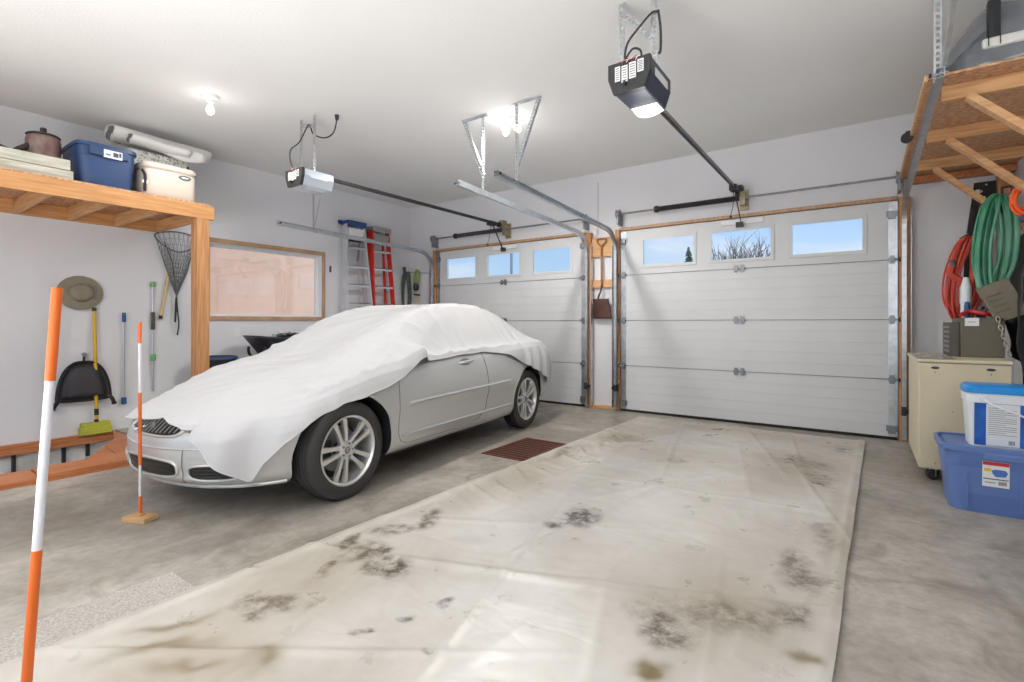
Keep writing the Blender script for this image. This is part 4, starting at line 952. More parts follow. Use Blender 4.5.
# door outline and trims
def spl(*p_): return [onside(y, z, .0015) for y, z in p_]
dl = [(.50, .90), (.47, .80), (.455, .60), (.46, .36), (.49, .30), (.56, .272), (1.40, .262), (1.58, .29), (1.70, .38), (1.74, .55), (1.72, .75), (1.68, .93)]
dd = []
for a, c_ in zip(dl, dl[1:]):
    for k in range(6): dd.append((lerp(a[0], c_[0], k/6), lerp(a[1], c_[1], k/6)))
pathtube('door_seam', spl(*dd, dl[-1]), .0028, 'intake_grey')
pathtube('rub_strip', [onside(lerp(.56, 2.16, k/30), .585+.02*k/30, .006) for k in range(31)], .013, 'car_silver')
pathtube('sill_ridge', [onside(lerp(.50, 2.22, k/30), .345, .003) for k in range(31)], .012, 'car_silver')
hd = MB(); c0 = onside(1.36, .852, .0)
hd.tube([onside(1.27, .848, .012), onside(1.29, .85, .036), onside(1.37, .855, .042), onside(1.46, .86, .036), onside(1.48, .862, .012)], [.010, .013, .014, .013, .010], 'car_silver', 8); hd.build('door_handle', car, smooth=True, local=True)
hd = MB(); hd.grid(lambda u, v_: onside(1.375+.08*math.cos(2*PI*u)*v_, .852+.030*math.sin(2*PI*u)*v_, .003), 24, 5, 'intake_grey', wrap=True); hd.build('handle_recess', car, smooth=True, local=True)
# front fascia: grille, lower intake, fog intakes
def patch(name, f0, f1, z0_, z1_, m, off=.004, inset=.0, round_=4, parent=car):
    bb = MB()
    def fn(u, v_):
        a = 2*PI*u; c_, s_ = math.cos(a), math.sin(a); k = v_; x = .5+.5*k*math.copysign(abs(c_)**(2/round_), c_); y = .5+.5*k*math.copysign(abs(s_)**(2/round_), s_)
        f = lerp(f0, f1, x); return side(f, qz(f, lerp(z0_, z1_, y)), off)
    bb.grid(fn, 40, 8, m, wrap=True); o = bb.build(name, parent, smooth=True, local=True)
    rim = [fn(i/40, 1)+Vector((0, -.002, 0)) for i in range(40)]
    return o, rim
g_, rim = patch('grille', -.051, .051, .512, .66, 'grille_black', .003)
bb = MB(); bb.tube(rim, .010, 'car_silver', 6, True); bb.build('grille_frame', g_, smooth=True, local=True)
for k in range(-6, 7):
    f = k*.0070; bb = MB(); bb.tube([side(f, qz(f, .53+.012*abs(k)/6), .016), side(f, qz(f, .60), .020), side(f, qz(f, .675), .012)], .0035, 'intake_grey', 6); bb.build('grille_bar', g_, smooth=True, local=True)
bb = MB(); bb.bar(side(-.030, qz(-.030, .53), .022), side(.034, qz(.034, .63), .022), .010, .012, 'chrome', (0, 1, 0)); bb.lathe([(.001, .004), (.018, .004), (.022, 0), (.022, -.01), (.001, -.01)], 'intake_grey', 20, frame(side(0, qz(0, .565), .022), (0, -1, 0))); bb.build('diagonal_bar', g_, smooth=True, local=True)
g_, rim = patch('lower_grille', -.050, .050, .272, .380, 'grille_black', .003)
bb = MB(); bb.tube(rim, .008, 'car_silver', 6, True); bb.build('lower_grille_frame', g_, smooth=True, local=True)
for zz in (.315, .345):
    bb = MB(); bb.tube([side(f*.001, qz(f*.001, zz), .005) for f in range(-42, 43, 7)], .0025, 'opener_black', 5); bb.build('grille_bar', g_, smooth=True, local=True)
for s_ in (1, -1):
    g_, rim = patch('fog_light_recess', s_*.0635, s_*.1155, .268, .360, 'grille_black', .003, round_=3)
    bb = MB(); bb.tube(rim, .007, 'car_silver', 6, True); bb.build('recess_frame', g_, smooth=True, local=True)
    for zz in (.29, .31, .33):
        bb = MB(); bb.tube([side(s_*f*.001, qz(s_*f*.001, zz), .007) for f in range(68, 112, 6)], .0035, 'grille_black', 5); bb.build('slat', g_, smooth=True, local=True)
pathtube('bumper_crease', [side(f*.001, qz(f*.001, .44+.03*min(1, abs(f)/160)), .000) for f in range(-140, 141, 10)], .006, 'car_silver')
pathtube('bumper_lip', [side(f*.001, .03, .002) for f in range(-150, 151, 6)], .014, 'car_silver')
for s_ in (1,): pathtube('bumper_seam', [side(s_*.0565, .10+.04*k, .0015) for k in range(13)], .0028, 'intake_grey')
# dark underbody
bb = MB(); bb.box(-.70, .70, -.30, 3.3, .17, .30, 'black'); bb.box(-.80, .80, .45, 2.2, .19, .26, 'black'); bb.build('underbody', car, local=True)
# wheels
def wheel(y, s_):
    h = bpy.data.objects.new('wheel', None); COL.objects.link(h); h.parent = car; h.location = (s_*.80, y, WR); WL[h.name] = Vector((0, 0, 0)); h.rotation_euler = (0, 0, 0 if s_ > 0 else PI)
    F = frame((0, 0, 0), (1, 0, 0))            # local z -> outward x
    b = MB(); b.lathe([(.232, -.11), (.25, -.118), (.30, -.118), (.325, -.105), (.335, -.08), (.336, 0), (.335, .03), (.327, .05), (.305, .062), (.27, .066), (.245, .06), (.236, .05)], 'black_rubber', 72, F, cap=False)
    for k in (-.06, -.03, 0, .03): b.lathe([(.3355, k-.003), (.3375, k-.002), (.3375, k+.002), (.3355, k+.003)], 'seal', 72, F, cap=False)
    b.build('tire', h, smooth=True, local=True)
    b = MB(); b.lathe([(.236, .055), (.240, .060), (.232, .062), (.222, .052), (.214, .02), (.21, -.10), (.20, -.10), (.205, .018), (.214, .046)], 'alloy', 72, F, cap=False)
    b.lathe([(.001, .040), (.05, .042), (.062, .036), (.07, .01), (.06, -.01), (.001, -.01)], 'alloy', 40, F)
    for k in range(5):
        for dd_ in (-1, 1):
            a0 = 2*PI*k/5+PI/2+dd_*.10+.33; a1 = 2*PI*k/5+PI/2+dd_*.20+.33
            p0 = F @ Vector((.045*math.cos(a0)-dd_*.014*math.sin(a0), .045*math.sin(a0)+dd_*.014*math.cos(a0), .024)); p1 = F @ Vector((.222*math.cos(a1), .222*math.sin(a1), .040))
            d_ = (p1-p0).normalized(); a_ = d_.cross(Vector((1, 0, 0))).normalized()
            vs = []
            for p_, w0, t_ in ((p0, .017, .026), (p0.lerp(p1, .5)+Vector((.004, 0, 0)), .0155, .022), (p1, .023, .02)):
                for sa, sx in ((-1, -t_), (-.75, .0), (.75, .0), (1, -t_)): vs.append(p_+a_*w0*sa+Vector((sx+.008, 0, 0)))
            fs = [(0, 1, 2, 3), (11, 10, 9, 8)]
            for i in (0, 4):
                for q in range(4): fs.append((i+q, i+(q+1) % 4, i+4+(q+1) % 4, i+4+q))
            b.add(vs, fs, 'alloy')
    b.build('rim', h, smooth=True, local=True, ang=40)
    for k in range(5):
        a = 2*PI*k/5+PI/2+.33+PI/5; b = MB(); b.lathe([(.001, .05), (.008, .05), (.009, .03)], 'galv_dark', 8, F @ Matrix.Translation((.046*math.cos(a), .046*math.sin(a), 0))); b.build('lug_nut', h, local=True)
    b = MB(); b.lathe([(.001, .050), (.022, .048), (.026, .042), (.026, .036)], 'intake_grey', 24, F); b.lathe([(.013, .052), (.017, .052), (.017, .048), (.013, .048)], 'chrome', 24, F, cap=False); b.bar(F @ Vector((-.014, -.006, .052)), F @ Vector((.014, .006, .052)), .005, .003, 'chrome', (1, 0, 0)); b.build('centre_cap', h, smooth=True, local=True)
    b = MB(); b.lathe([(.05, -.045), (.155, -.045), (.155, -.065), (.05, -.065)], 'galv_dark', 40, F, cap=False); b.lathe([(.001, -.09), (.205, -.09), (.205, -.10), (.001, -.10)], 'black', 40, F); b.box(-.09, -.03, -.15, -.08, -.08, .08, 'dark_metal'); b.build('brake_disc', h, smooth=True, local=True)
for y in (0, WB):
    for s_ in (1, -1): wheel(y, s_)
# ---- cloth cover draped over the car
HEM = [(0, .607), (.0174, .592), (.05, .570), (.0643, .565), (.0655, .515), (.0833, .438), (.1015, .34), (.116, .262), (.1205, .250), (.1305, .362), (.1466, .476), (.1735, .573), (.1979, .62), (.2287, .667), (.2726, .69), (.3082, .736), (.3422, .795), (.3664, .862), (.4083, .897), (.4302, .90), (.5, .925), (.5497, .93), (.6263, .885), (.674, .778), (.72, .69), (.7665, .60), (.81, .50), (.84, .43), (.88, .46), (.93, .52), (1.0, .50)]
hx_ = [a for a, c_ in HEM]; hz_ = [c_ for a, c_ in HEM]
def hem(f):
    f = f % 2
    if f > 1: g = 2-f; return .50+.10*math.sin(g*9)*.5+.03*math.sin(g*23) if g > .1 else lerp(.601, .55, g/.1)
    return interp(hx_, hz_, f, False)
NP = 720; NR = 64; NK = 34
def fold(f, d):        # outward displacement of the hanging cloth
    g = f % 2; g = g if g <= 1 else 2-g
    a = .006
    for c_, w_, am in ((.095, .05, .050), (.165, .05, .040), (.76, .12, .034), (.36, .05, .016)): a += am*math.exp(-((g-c_)/w_)**2)
    n_ = noise.noise(Vector((f*14, .3, 2)))
    return a*(.5+.5*math.sin(f*120+5*n_+d*2.2))*min(1, d/.14)
def crease(x, y):
    z = 0
    for (x0, y0, x1, y1, w_, a) in CRS:
        dx, dy = x1-x0, y1-y0; L_ = math.hypot(dx, dy); u = ((x-x0)*dx+(y-y0)*dy)/L_/L_; d = ((x-x0)*dy-(y-y0)*dx)/L_
        if -.2 < u < 1.2: z += a*math.exp(-(d/w_)**2)*sstep(-.2, .15, u)*sstep(1.2, .85, u)
    return z
def wrk(x, y):      # soft pulled folds running outwards and forwards from the roof
    u = x*.8+y*.6; v_ = -x*.6+y*.8; a = .010*(1-min(1, abs(noise.noise(Vector((u*1.3, v_*5.5, 3))))*3.2))
    u2 = x; a += .007*(1-min(1, abs(noise.noise(Vector((x*1.2, y*6.5, 8))))*3.))*sstep(.15, .6, abs(x))
    return 1.35*a*(1-.6*sstep(.8, 1.0, abs(x)))
CRS = [(.45, 1.0, .88, -.2, .03, .010), (.55, .9, .90, .15, .02, .008), (.25, .75, .75, -.45, .03, .007), (.0, .6, .55, -.6, .035, .006), (-.5, .9, .3, -.6, .04, .006), (.62, 1.3, .80, .6, .02, .008), (.55, 1.5, .82, 1.2, .018, .008), (.52, 1.7, .85, 1.75, .018, .007), (.5, 2.1, .85, 2.2, .02, .006), (.3, 2.5, .85, 2.9, .02, .008), (-.1, 1.35, .56, 1.35, .03, .005), (.52, 1.0, .60, 2.3, .022, .010), (.4, 2.6, .6, 3.3, .02, .007), (.70, .2, .86, -.35, .018, .008), (.60, .15, .84, -.5, .018, .008)]
def coverpt(f, j):
    OFF = .016
    if j <= NR:
        rr_ = j/NR; p_ = top(f, rr_, OFF)
        # cloth bridges the hollow beside the windows
        p_.z += crease(p_.x, p_.y)+.004*noise.noise(Vector((p_.x*4, p_.y*3, 1)))+.002*noise.noise(Vector((p_.x*14, p_.y*12, 1)))+wrk(p_.x, p_.y)
        m_ = math.exp(-((p_.y-.70)/.10)**2)*math.exp(-((rr_-1)/.16)**2)*(1 if p_.x > 0 else 0)
        mr = math.exp(-((p_.y-.70)/.10)**2)*math.exp(-((rr_-1)/.16)**2)*(1 if p_.x < 0 else 0)
        p_.z += .085*(m_+mr); p_.x += .10*m_-.10*mr
        return p_
    y_ = contour(f)[1]+CC; zs, zl = z_sh(y_), z_lo(y_); k = (j-NR)/NK; hz = min(hem(f), zs-.012); q = 1-(zs-hz)/(zs-zl)*k; d = (zs-hz)*k
    s_ = side(f, q, OFF+.004+fold(f, d)); 
    # hang rather than hug: never tuck back below the widest line
    if q < .48: s2 = side(f, .48, OFF+.004+fold(f, d)); s_.x, s_.y = lerp(s_.x, s2.x, .8), lerp(s_.y, s2.y, .8)
    m_ = math.exp(-((s_.y-.70)/.10)**2)*math.exp(-(d/.07)**2)
    s_.z += .0; s_.x += (.10*m_ if s_.x > 0 else -.10*m_); s_.z += OFF*(1-k)+.085*m_
    s_.z += .006*noise.noise(Vector((f*30, 0, 0)))*k
    return s_
b = MB(); vs = []; fs = []
for j in range(0, NR+NK+1):
    for i in range(NP): vs.append(coverpt(2*i/NP, j))
J = NR+NK
for j in range(J):
    for i in range(NP): fs.append((j*NP+i, j*NP+(i+1) % NP, (j+1)*NP+(i+1) % NP, (j+1)*NP+i))
b.add(vs, fs, 'cover_cloth')
cover = thing('car_cover', 'white cloth cover draped loosely over the silver car', 'car cover', (OX, OY, 0), TH)
cv = b.build('cloth', cover, smooth=True, local=True, solid=.003, ang=180)
bb = MB(); bb.tube([coverpt(2*i/NP, J) for i in range(NP)], .0045, 'cover_cloth', 5, True); bb.build('hem', cover, smooth=True, local=True)

# ================================================================ RIGHT SIDE
# plywood shelf
SB = 2.69
root = thing('plywood_shelf', 'bracketed particle board shelf high on the right wall', 'shelf', (.75, 5.2, SB))
b = MB(); b.box(.325, RX-.002, 3.92, 6.52, SB, SB+.014, 'osb'); b.build('deck', root)
b = MB(); b.box(.31, .326, 3.92, 6.52, SB-.012, SB+.022, 'osb_edge'); b.build('edge_strip', root)
for yj in (4.12, 5.0, 5.86): 
    b = MB(); b.box(.41, RX-.002, yj-.02, yj+.02, SB-.09, SB-.001, 'wood_x'); b.build('joist', root, bevel=.002)
    b = MB(); b.bar((.53, yj+.0-.045, SB-.10), (RX-.02, yj-.045, SB-.74), .04, .075, 'wood_x', (0, 1, 0)); b.build('brace', root, bevel=.002)
    b = MB(); b.box(RX-.042, RX-.002, yj-.04, yj+.05, SB-.85, SB-.09, 'wood_z'); b.build('cleat', root)
b = MB(); b.box(RX-.13, RX-.045, 6.42, 6.50, SB-.8, SB-.01, 'wood_z'); b.build('cleat', root)
b = MB(); b.box(.42, RX-.002, 6.40, 6.52, SB-.07, SB-.012, 'red_wood'); b.build('back_board', root)
b = MB(); b.lathe([(.01, -.012), (.04, -.012), (.034, 0), (.04, .012), (.01, .012)], 'black', 20, frame((.29, 5.0, SB-.02), (0, 1, 0))); b.box(.28, .31, 4.985, 5.015, SB-.02, SB+.03, 'black'); tag(b.build('pulley'), 'small black pulley on the outer edge of the particle board shelf', 'pulley')
# wrapped case on the shelf
root = thing('wrapped_case', 'grey soft case in plastic wrap on the high right shelf', 'wrapped case', (.8, 4.3, SB+.015))
def lump(x0, x1, y0, y1, z0_, h, n1, seed, e=.5):
    def fn(u, v_):
        a = 2*PI*u; c_, s_ = math.cos(a), math.sin(a); k = math.sin(v_*PI/2)**.6; x = (x0+x1)/2+(x1-x0)/2*k*math.copysign(abs(c_)**e, c_); y = (y0+y1)/2+(y1-y0)/2*k*math.copysign(abs(s_)**e, s_)
        sl = sstep(x0-.12, x0+.30, x)**.8; z = z0_+h*(.12+.88*sl)*math.cos(v_*PI/2)**.5 if v_ < 1 else z0_
        d = .03*noise.noise(Vector((x*n1, y*n1, z*n1+seed))); return Vector((x+d, y+d, max(z0_+.001, z+d*1.2*(v_ < .98))))
    return fn
b = MB(); b.grid(lump(.38, RX-.02, 3.98, 4.85, SB+.017, .47, 4, 1), 60, 20, 'plastic_wrap_dark', wrap=True); b.build('case', root, smooth=True)
b = MB(); b.box(.575, RX-.03, 3.965, 4.02, SB+.125, SB+.185, 'foam_white'); b.build('foam_strip', root, bevel=.015)
b = MB(); b.box(.60, .655, 3.965, 4.02, SB+.185, SB+.40, 'black'); b.box(.60, .605, 3.958, 3.963, SB+.13, SB+.2, 'black'); b.box(.65, .655, 3.958, 3.963, SB+.13, SB+.2, 'black'); b.build('strap', root, bevel=.006)
b = MB()
def wrapf(u, v_):
    x = lerp(.34, 1.12, u); y = lerp(3.93, 4.15, v_); z = SB+.02+(.04+.12*u)*math.sin(v_*PI*.5)+.035*noise.noise(Vector((x*9, y*9, 4)))*(v_ > .02); return Vector((x, y+.02*noise.noise(Vector((x*7, 1, 1))), max(SB+.018, z)))
b.grid(wrapf, 60, 20, 'plastic_bright')
b.grid(lambda u, v_: Vector((lerp(.345, .66, u), lerp(3.96, 4.7, v_), SB+.02+max(0, (.30*u**1.2)*math.sin(PI*min(1, v_+.35))**.5+.03*noise.noise(Vector((u*5, v_*6, 1)))))), 24, 24, 'plastic_wrap'); b.build('plastic_film', root, smooth=True)
# cabinet on casters
cab = thing('rolling_cabinet', 'cream metal cabinet on casters in the right corner', 'cabinet', (.61, 5.4, 0))
cx0, cx1, cy0, cy1, cz0, cz1 = .355, .875, 4.94, 5.90, .095, .935
b = MB(); b.box(cx0, cx1, cy0+.02, cy1, cz0, cz1-.025, 'cream_metal'); b.build('body', cab, bevel=.008)
b = MB(); b.box(cx0+.004, cx1-.004, cy0, cy0+.018, cz0+.004, cz1-.03, 'cream_metal'); dr = b.build('end_panel', cab, bevel=.005)
for x in (cx0+.10, cx1-.11):
    b = MB(); b.lathe([(.001, .004), (.016, .004), (.02, 0)], 'dark_metal', 16, frame((x, cy0, cz1-.065), (0, -1, 0)), 1.3, .5); b.lathe([(.001, .003), (.004, .003), (.004, 0)], 'dark_metal', 8, frame((x, cy0, cz1-.10), (0, -1, 0))); b.build('latch', dr)
for x, z in ((cx0+.1, cz0+.05), (cx0+.2, cz0+.45)): b = MB(); b.lathe([(.001, .003), (.005, .003), (.006, 0)], 'galv_dark', 8, frame((x, cy0, z), (0, -1, 0))); b.build('screw', dr)
b = MB(); b.box(cx0-.012, cx1+.005, cy0-.008, cy1+.01, cz1-.025, cz1, 'cream_metal'); b.build('worktop', cab, bevel=.006)
for x in (cx0+.09, cx1-.09):
    for y in (cy0+.08, cy1-.08):
        b = MB(); b.lathe([(.012, -.016), (.042, -.014), (.046, 0), (.042, .014), (.012, .016)], 'black_rubber', 24, frame((x, y, .046), (.5, -.85, 0))); c_ = b.build('caster', cab, smooth=True)
        b = MB(); b.box(x-.022, x-.016, y-.025, y+.025, .03, .095, 'galv'); b.box(x+.016, x+.022, y-.025, y+.025, .03, .095, 'galv'); b.box(x-.03, x+.03, y-.03, y+.03, .085, .095, 'galv'); b.build('fork', c_)
CT_ = .936
b = MB()
def crump(u, v_): return Vector((lerp(.345, .58, u), lerp(4.95, 5.5, v_), CT_+.004+.014*abs(noise.noise(Vector((u*9, v_*9, 3))))))
b.grid(crump, 30, 40, 'plastic_wrap'); tag(b.build('plastic_bag', smooth=True), 'crumpled clear plastic on the left edge of the cream cabinet', 'plastic bag')
# olive machine box with grey side
ob = thing('olive_metal_box', 'olive metal box standing on the cream cabinet, with paper tag', 'metal box', (.77, 5.5, CT_))
b = MB(); b.box(.655, .915, 5.40, 5.86, CT_, CT_+.318, 'olive'); b.build('body', ob, bevel=.006)
b = MB(); b.box(.590, .652, 5.42, 5.84, CT_, CT_+.28, 'grip_grey')
for k in range(6): b.box(.585, .592, 5.43, 5.83, CT_+.03+.04*k, CT_+.05+.04*k, 'intake_grey')
b.build('side_vent', ob, bevel=.003)
b = MB(); b.box(.68, .765, 5.394, 5.399, CT_+.25, CT_+.315, 'paper'); b.box(.70, .745, 5.392, 5.394, CT_+.28, CT_+.284, 'label_ink'); b.build('paper_tag', ob)
b = MB(); Tm = frame((.90, 5.42, CT_+.45), (0, -1, 0)) @ Matrix.Rotation(.42, 4, 'Z'); b.box(-.10, .10, -.15, .15, -.02, .02, 'olive_lid', Tm)
for k in range(4): b.box(-.075, .02, -.08+.045*k, -.068+.045*k, .02, .026, 'olive', Tm)
b.build('hinged_lid', ob, bevel=.008)
# chain
ch = thing('steel_chain', 'bright steel chain hanging down the front of the olive box', 'chain', (.9, 5.38, CT_))
p0, p1 = Vector((.868, 5.375, CT_+.318)), Vector((.935, 5.37, CT_+.02))
for k in range(9):
    c_ = p0.lerp(p1, (k+.5)/9); d = (p1-p0).normalized(); a_ = Vector((0, 1, 0)) if k % 2 else d.cross(Vector((0, 1, 0))).normalized(); l_ = .024; pts = []
    for q in range(14): an = 2*PI*q/14; pts.append(c_+d*l_*math.cos(an)+a_*.011*math.sin(an))
    b = MB(); b.tube(pts, .0042, 'chain', 6, True); b.build('link', ch, smooth=True)
# small clutter on top of the olive box
b = MB(); b.tube(spline([(.66, 5.45, CT_+.335), (.72, 5.5, CT_+.37), (.80, 5.45, CT_+.35), (.86, 5.5, CT_+.34)], 6), .018, 'red_wire', 8)
tag(b.build('red_cord'), 'short red cord lying on top of the olive box', 'cord')
b = MB(); b.lathe([(.001, 0), (.03, .0), (.035, .05), (.02, .09), (.001, .09)], 'opener_black', 14, Matrix.Translation((.80, 5.55, CT_+.319))); b.tube([(.78, 5.5, CT_+.34), (.84, 5.46, CT_+.40)], .014, 'opener_grey', 8); tag(b.build('hand_tool', smooth=True), 'small dark hand tool on top of the olive box', 'tool')
b = MB(); b.lathe([(.03, 0), (.035, .02), (.035, .26), (.018, .34), (.001, .345)], 'bucket_white', 16, Matrix.Translation((.72, 5.66, CT_+.319))); tag(b.build('spray_can', smooth=True), 'white and grey canister standing on the olive box behind the hose', 'canister')
b = MB(); b.lathe([(.018, 0), (.02, .01), (.02, .10), (.014, .13), (.001, .135)], 'tip_blue', 14, Matrix.Translation((.715, 5.56, CT_+.319))); tag(b.build('blue_bottle', smooth=True), 'small teal bottle beside the red cords on the olive box', 'bottle')
# black hanging rack on the wall
rk = thing('tool_rack', 'tall black hanging rack on the front wall behind the green hose', 'tool rack', (.93, 6.45, 1.2))
b = MB(); b.prism([(.885, 2.56), (1.055, 2.56), (1.05, 2.25), (.96, 2.15), (.955, 2.30), (.92, 2.30), (.915, 1.95), (.885, 1.5), (.87, 1.2), (.80, 1.2), (.815, 1.95)], .02, 'black', Matrix(((1, 0, 0, 0), (0, 0, -1, 6.50), (0, 1, 0, 0), (0, 0, 0, 1)))); b.build('backing', rk, bevel=.003)
for k, (x, z) in enumerate([(.905, 2.46), (.925, 2.40), (.91, 2.32), (.93, 2.25), (.93, 2.16), (.90, 2.02)]):
    b = MB(); b.box(x-.014, x+.014, 6.44, 6.475, z-.024, z+.024, ('paper', 'chain', 'shovel_rust', 'alu')[k % 4]); b.lathe([(.001, 0), (.012, 0), (.012, .02), (.001, .02)], 'chain', 10, frame((x+.02, 6.44, z), (0, -1, 0))); b.build('clip', rk)
b = MB(); b.lathe([(.001, .0), (.008, 0), (.008, .004)], 'alu', 10, frame((.97, 6.48, 2.53), (0, -1, 0))); b.build('grommet', rk)
for (x0, z0_, x1, z1_) in ((.845, 2.02, .90, 1.97), (.87, 1.75, .85, 1.40)): b = MB(); b.bar((x0, 6.45, z0_), (x1, 6.45, z1_), .03, .02, 'opener_black'); b.build('strap', rk)
# cord and hose bundles
def bundle(name, label, cat, cx, cy, zt, zb, wd, n_, r, m, seed, lean=0, mats=None, ydep=.08, pinch=.25):
    root = thing(name, label, cat, (cx, cy, zt)); rn = random.Random(seed)
    for k in range(n_):
        s0 = rn.uniform(.62, 1.0); ox = rn.uniform(-.06, .06)*wd/.2; dy = rn.uniform(-ydep, ydep); zbk = lerp(zb, zt, rn.uniform(0, .16))
        pts = [(cx+ox*.4, cy+dy*.6, zt-rn.uniform(0, .03)), (cx-wd*pinch*s0+ox, cy+dy, lerp(zt, zbk, .10)), (cx-wd*.5*s0+ox+lean*.4, cy+dy, lerp(zt, zbk, .45)), (cx-wd*.42*s0+ox+lean*.8, cy+dy, lerp(zt, zbk, .8)), (cx+ox+lean, cy+dy*.6, zbk),
               (cx+wd*.42*s0+ox+lean*.8, cy-dy*.5, lerp(zt, zbk, .78)), (cx+wd*.5*s0+ox+lean*.4, cy-dy*.6, lerp(zt, zbk, .42)), (cx+wd*pinch*s0+ox, cy-dy*.6, lerp(zt, zbk, .08))]
        b = MB(); b.tube(spline(pts, 7, True), r, m, 8, True); b.build('loop', root, smooth=True)
    return root
hs = bundle('garden_hose', 'green coiled garden hose hanging in the right corner', 'garden hose', .905, 5.60, 2.26, 1.38, .19, 11, .0125, 'hose_green', 4, -.03, ydep=.05)
b = MB(); b.tube([(.93, 5.60, 2.10), (.93, 5.60, 2.31), (1.10, 5.64, 2.33), (RX, 5.66, 2.33)], .010, 'black', 8); b.build('hook', hs)
rc = bundle('extension_cord', 'bundle of red extension cord hanging left of the green hose', 'extension cord', .79, 6.05, 1.99, 1.18, .22, 14, .0075, 'cord_red', 9, -.07, ydep=.04)
b = MB(); b.tube(spline([(.68, 6.02, 1.74), (.66, 6.01, 1.66), (.72, 6.01, 1.60), (.76, 6.01, 1.52)], 6), .03, 'cord_red', 8); b.tube([(.67, 6.02, 1.78), (.68, 6.0, 1.72)], .02, 'cord_greygreen', 8); b.build('wrapped_knot', rc, smooth=True)
b = MB(); b.tube([(.79, 6.03, 1.95), (.79, 6.05, 2.02), (.79, WY, 2.04)], .008, 'dark_metal', 8); b.build('hook', rc)
oc = thing('orange_cord', 'bright orange coiled cord hanging at the right edge above the hose', 'extension cord', (.98, 5.15, 2.25))
rn = random.Random(5)
for k in range(9):
    a0 = k*.12; rr_ = .075-.004*(k % 3); b = MB(); cc = Vector((.985+rn.uniform(-.008, .008), 5.15+rn.uniform(-.04, .04), 2.12+rn.uniform(-.02, .02)))
    b.tube([cc+Vector((rr_*math.cos(a), .012*math.sin(a*2+k), rr_*1.35*math.sin(a))) for a in [2*PI*i/24 for i in range(24)]], .009, 'cord_orange', 7, True); b.build('loop', oc, smooth=True)
b = MB(); b.box(.95, 1.02, 5.10, 5.16, 1.95, 2.0, 'opener_grey'); b.build('plug', oc, bevel=.01)
b = MB(); b.tube([(.985, 5.15, 2.2), (.985, 5.15, 2.34), (1.12, 5.15, 2.36), (1.17, 5.15, 2.36)], .006, 'black', 6); b.build('hook', oc)
# dark tarp hanging on the right wall
b = MB()
def dt(u, v_):
    y = lerp(5.35, 6.42, u); x = RX-.035-.13*(.5+.5*math.sin(u*17+2*v_))*(.4+.6*v_)-.04*noise.noise(Vector((u*5, v_*5, 2)))-.06*math.sin(PI*v_); z = lerp(1.95, .70+.75*u, v_); return Vector((x, y, z))
b.grid(dt, 80, 30, 'tarp_dark'); tag(b.build('dark_tarp', smooth=True, solid=.004), 'dark folded sheet hanging on the right wall behind the hose', 'tarp')

# blue tote on the floor and chemical pail on it
def bigtote():
    root, d = tote('storage_tote', 'light blue tote with sticker label on the floor at the right edge', .42, 1.11, 4.27, 4.76, 0, .435, 'blue_tote_light', None, 'y')
    cx, cy, hx, hy, h = d
    b = MB(); b.box(.435, 1.095, 4.285, 4.745, .385, .405, 'blue_tote_light'); b.box(.46, 1.07, 4.31, 4.72, .405, .411, 'blue_tote_light'); b.build('lid', root, bevel=.006)
    y0 = 4.275; lb = MB(); Tm = Matrix.Translation((.685, 4.291, .255)) @ Matrix.Rotation(.055, 4, 'X')
    lb.box(-.062, .062, -.003, .001, -.075, .085, 'paper', Tm); lb.box(-.06, .06, -.005, -.002, .062, .083, 'label_red', Tm); lb.box(-.055, -.02, -.005, -.002, .022, .042, 'label_yellow', Tm); lb.box(-.058, .058, -.005, -.002, -.028, -.022, 'label_ink', Tm)
    lb.prism([(-.015, .01), (-.02, .03), (.0, .038), (.045, .036), (.055, .02), (.045, -.005), (.0, -.01)], .003, 'label_blue', Tm @ Matrix(((1, 0, 0, 0), (0, 0, -1, -.002), (0, 1, 0, 0), (0, 0, 0, 1))))
    lb.box(-.05, .0, -.005, -.002, -.05, -.046, 'label_ink', Tm); lb.box(.012, .05, -.005, -.002, -.06, -.036, 'grey_lid', Tm); lb.build('sticker', root)
    for x in (.55, .80): b = MB(); b.bar((x, 4.292, .03), (x, 4.288, .25), .012, .006, 'blue_tote_light', (0, 1, 0)); b.build('rib', root)
bigtote()
pl = thing('chemical_pail', 'square white pail with bright blue lid and blue panels on the tote', 'pail', (.70, 4.5, .412))
def sq(b, z0_, z1_, k0, k1, m, cx=.72, cy=4.50, hx=.165, hy=.15, e=5, n_=40, cap=True):
    vs = []
    for zz, k in ((z0_, k0), (z1_, k1)):
        for i in range(n_): a = 2*PI*i/n_; c_, s_ = math.cos(a), math.sin(a); vs.append((cx+hx*k*math.copysign(abs(c_)**(2/e), c_), cy+hy*k*math.copysign(abs(s_)**(2/e), s_), zz))
    fs = [(k, (k+1) % n_, n_+(k+1) % n_, n_+k) for k in range(n_)]
    if cap: fs += [tuple(range(n_-1, -1, -1)), tuple(n_+k for k in range(n_))]
    b.add(vs, fs, m)
PZ = .4115
b = MB(); sq(b, PZ, PZ+.285, .86, .96, 'bucket_white'); sq(b, PZ+.285, PZ+.33, 1.0, 1.0, 'bucket_white'); sq(b, PZ+.33, PZ+.345, .97, .98, 'bucket_white'); b.build('body', pl, smooth=True, ang=40)
b = MB(); sq(b, PZ+.345, PZ+.375, 1.03, 1.02, 'lid_blue'); sq(b, PZ+.375, PZ+.39, 1.02, .95, 'lid_blue'); sq(b, PZ+.39, PZ+.394, .95, .90, 'lid_blue'); b.build('lid', pl, smooth=True, ang=30)
b = MB(); Tm = Matrix.Translation((.72, 4.5-.143, PZ+.145)) @ Matrix.Rotation(.045, 4, 'X')
b.box(-.125, .125, -.003, .012, -.13, .14, 'bucket_blue', Tm); lb_ = b.build('label_panel', pl)
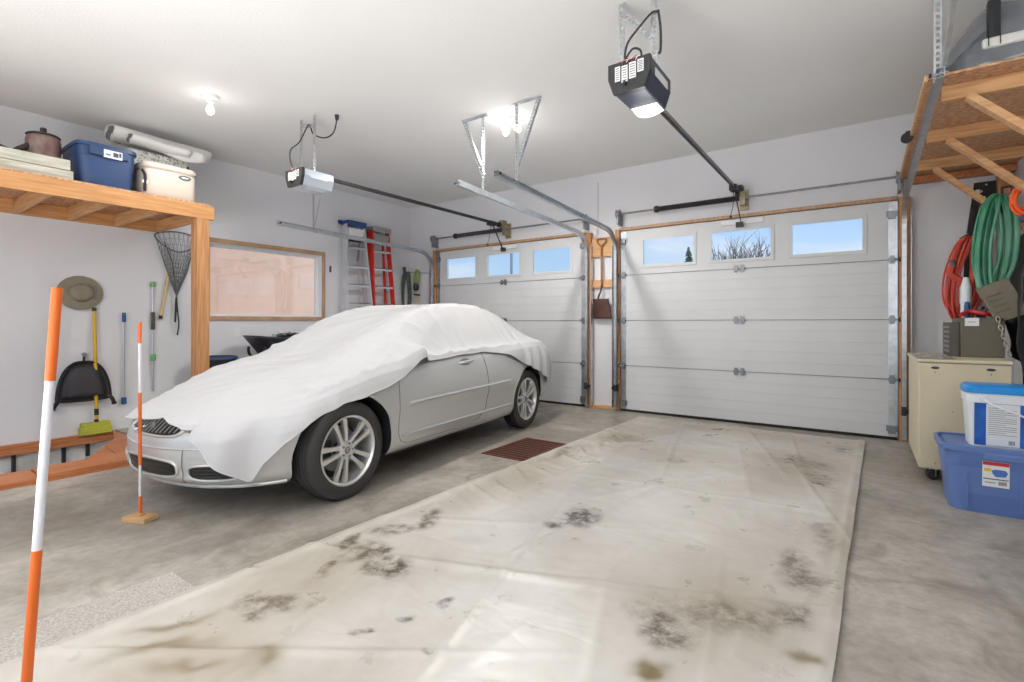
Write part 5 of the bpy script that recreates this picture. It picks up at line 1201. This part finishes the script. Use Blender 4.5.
b = MB(); b.box(-.07, .085, -.005, -.002, -.128, .138, 'bucket_white', Tm)
for k in range(14):
    zz = .11-.013*k; b.box(-.06, (.07 if k % 4 else .02), -.0065, -.004, zz, zz+.0035, 'grey_lid', Tm)
for i in range(5): b.box(.035+.006*i, .038+.006*i, -.0065, -.004, -.115, -.09, 'label_ink', Tm)
b.build('white_label', lb_)
b = MB(); b.tube(spline([(.645, 4.345, PZ+.305), (.685, 4.30, PZ+.275), (.785, 4.28, PZ+.235), (.87, 4.34, PZ+.20), (.875, 4.5, PZ+.30)], 7), .006, 'bucket_white', 8); b.lathe([(.001, .008), (.02, .008), (.024, 0)], 'bucket_white', 16, frame((.645, 4.35, PZ+.31), (0, -1, 0))); b.build('bail_handle', pl, smooth=True)

# ================================================================ OUTSIDE (seen through the door windows)
def baretree(label, x, y, h, seed):
    root = thing('bare_tree', label, 'tree', (x, y, -.05)); rn = random.Random(seed); b = MB()
    def br(p_, d, l_, r_, n_):
        q = p_+d*l_; b.tube([p_, (p_+q)/2+Vector((rn.uniform(-.03, .03), 0, 0))*l_, q], [r_, r_*.85, r_*.65], 'bark', 5, cap=False)
        if n_ == 0: return
        for k in range(4 if n_ > 2 else 3):
            dd_ = (d+Vector((rn.uniform(-.55, .55), rn.uniform(-.4, .4), rn.uniform(-.05, .35)))).normalized(); br(p_.lerp(q, rn.uniform(.55, 1)), dd_, l_*rn.uniform(.55, .8), r_*.6, n_-1)
    for k in range(5): br(Vector((x, y, 0)), Vector((rn.uniform(-.22, .22), rn.uniform(-.2, .2), 1)).normalized(), h*.42, .055, 4)
    b.build('branches', root)
baretree('bare branching tree outside the middle window of the empty bay door', -3.75, 20.5, 4.4, 11)
root = thing('conifer_tree', 'small evergreen tree outside, low in the left window of the empty bay door', 'tree', (-8.6, 30.8, 0))
b = MB(); b.tube([(-8.6, 30.8, 0), (-8.6, 30.8, 5.6)], [.15, .03], 'bark', 8); b.build('trunk', root)
b = MB(); rn = random.Random(2)
for k in range(260):
    z = rn.uniform(1.5, 5.8); rad = (5.9-z)*.30+.05; a = rn.uniform(0, 2*PI); b.tube([(-8.6, 30.8, z), (-8.6+rad*math.cos(a), 30.8+rad*math.sin(a), z-.15*rad-.05)], [.07, .02], 'needle', 4)
b.build('needles', root)
root = thing('utility_pole', 'grey pole outside the middle window of the door behind the car', 'pole', (-14.4, 20.4, -.05))
b = MB(); b.tube([(-14.4, 20.4, 0), (-14.4, 20.4, 9)], .07, 'pole_grey', 10); b.build('shaft', root)
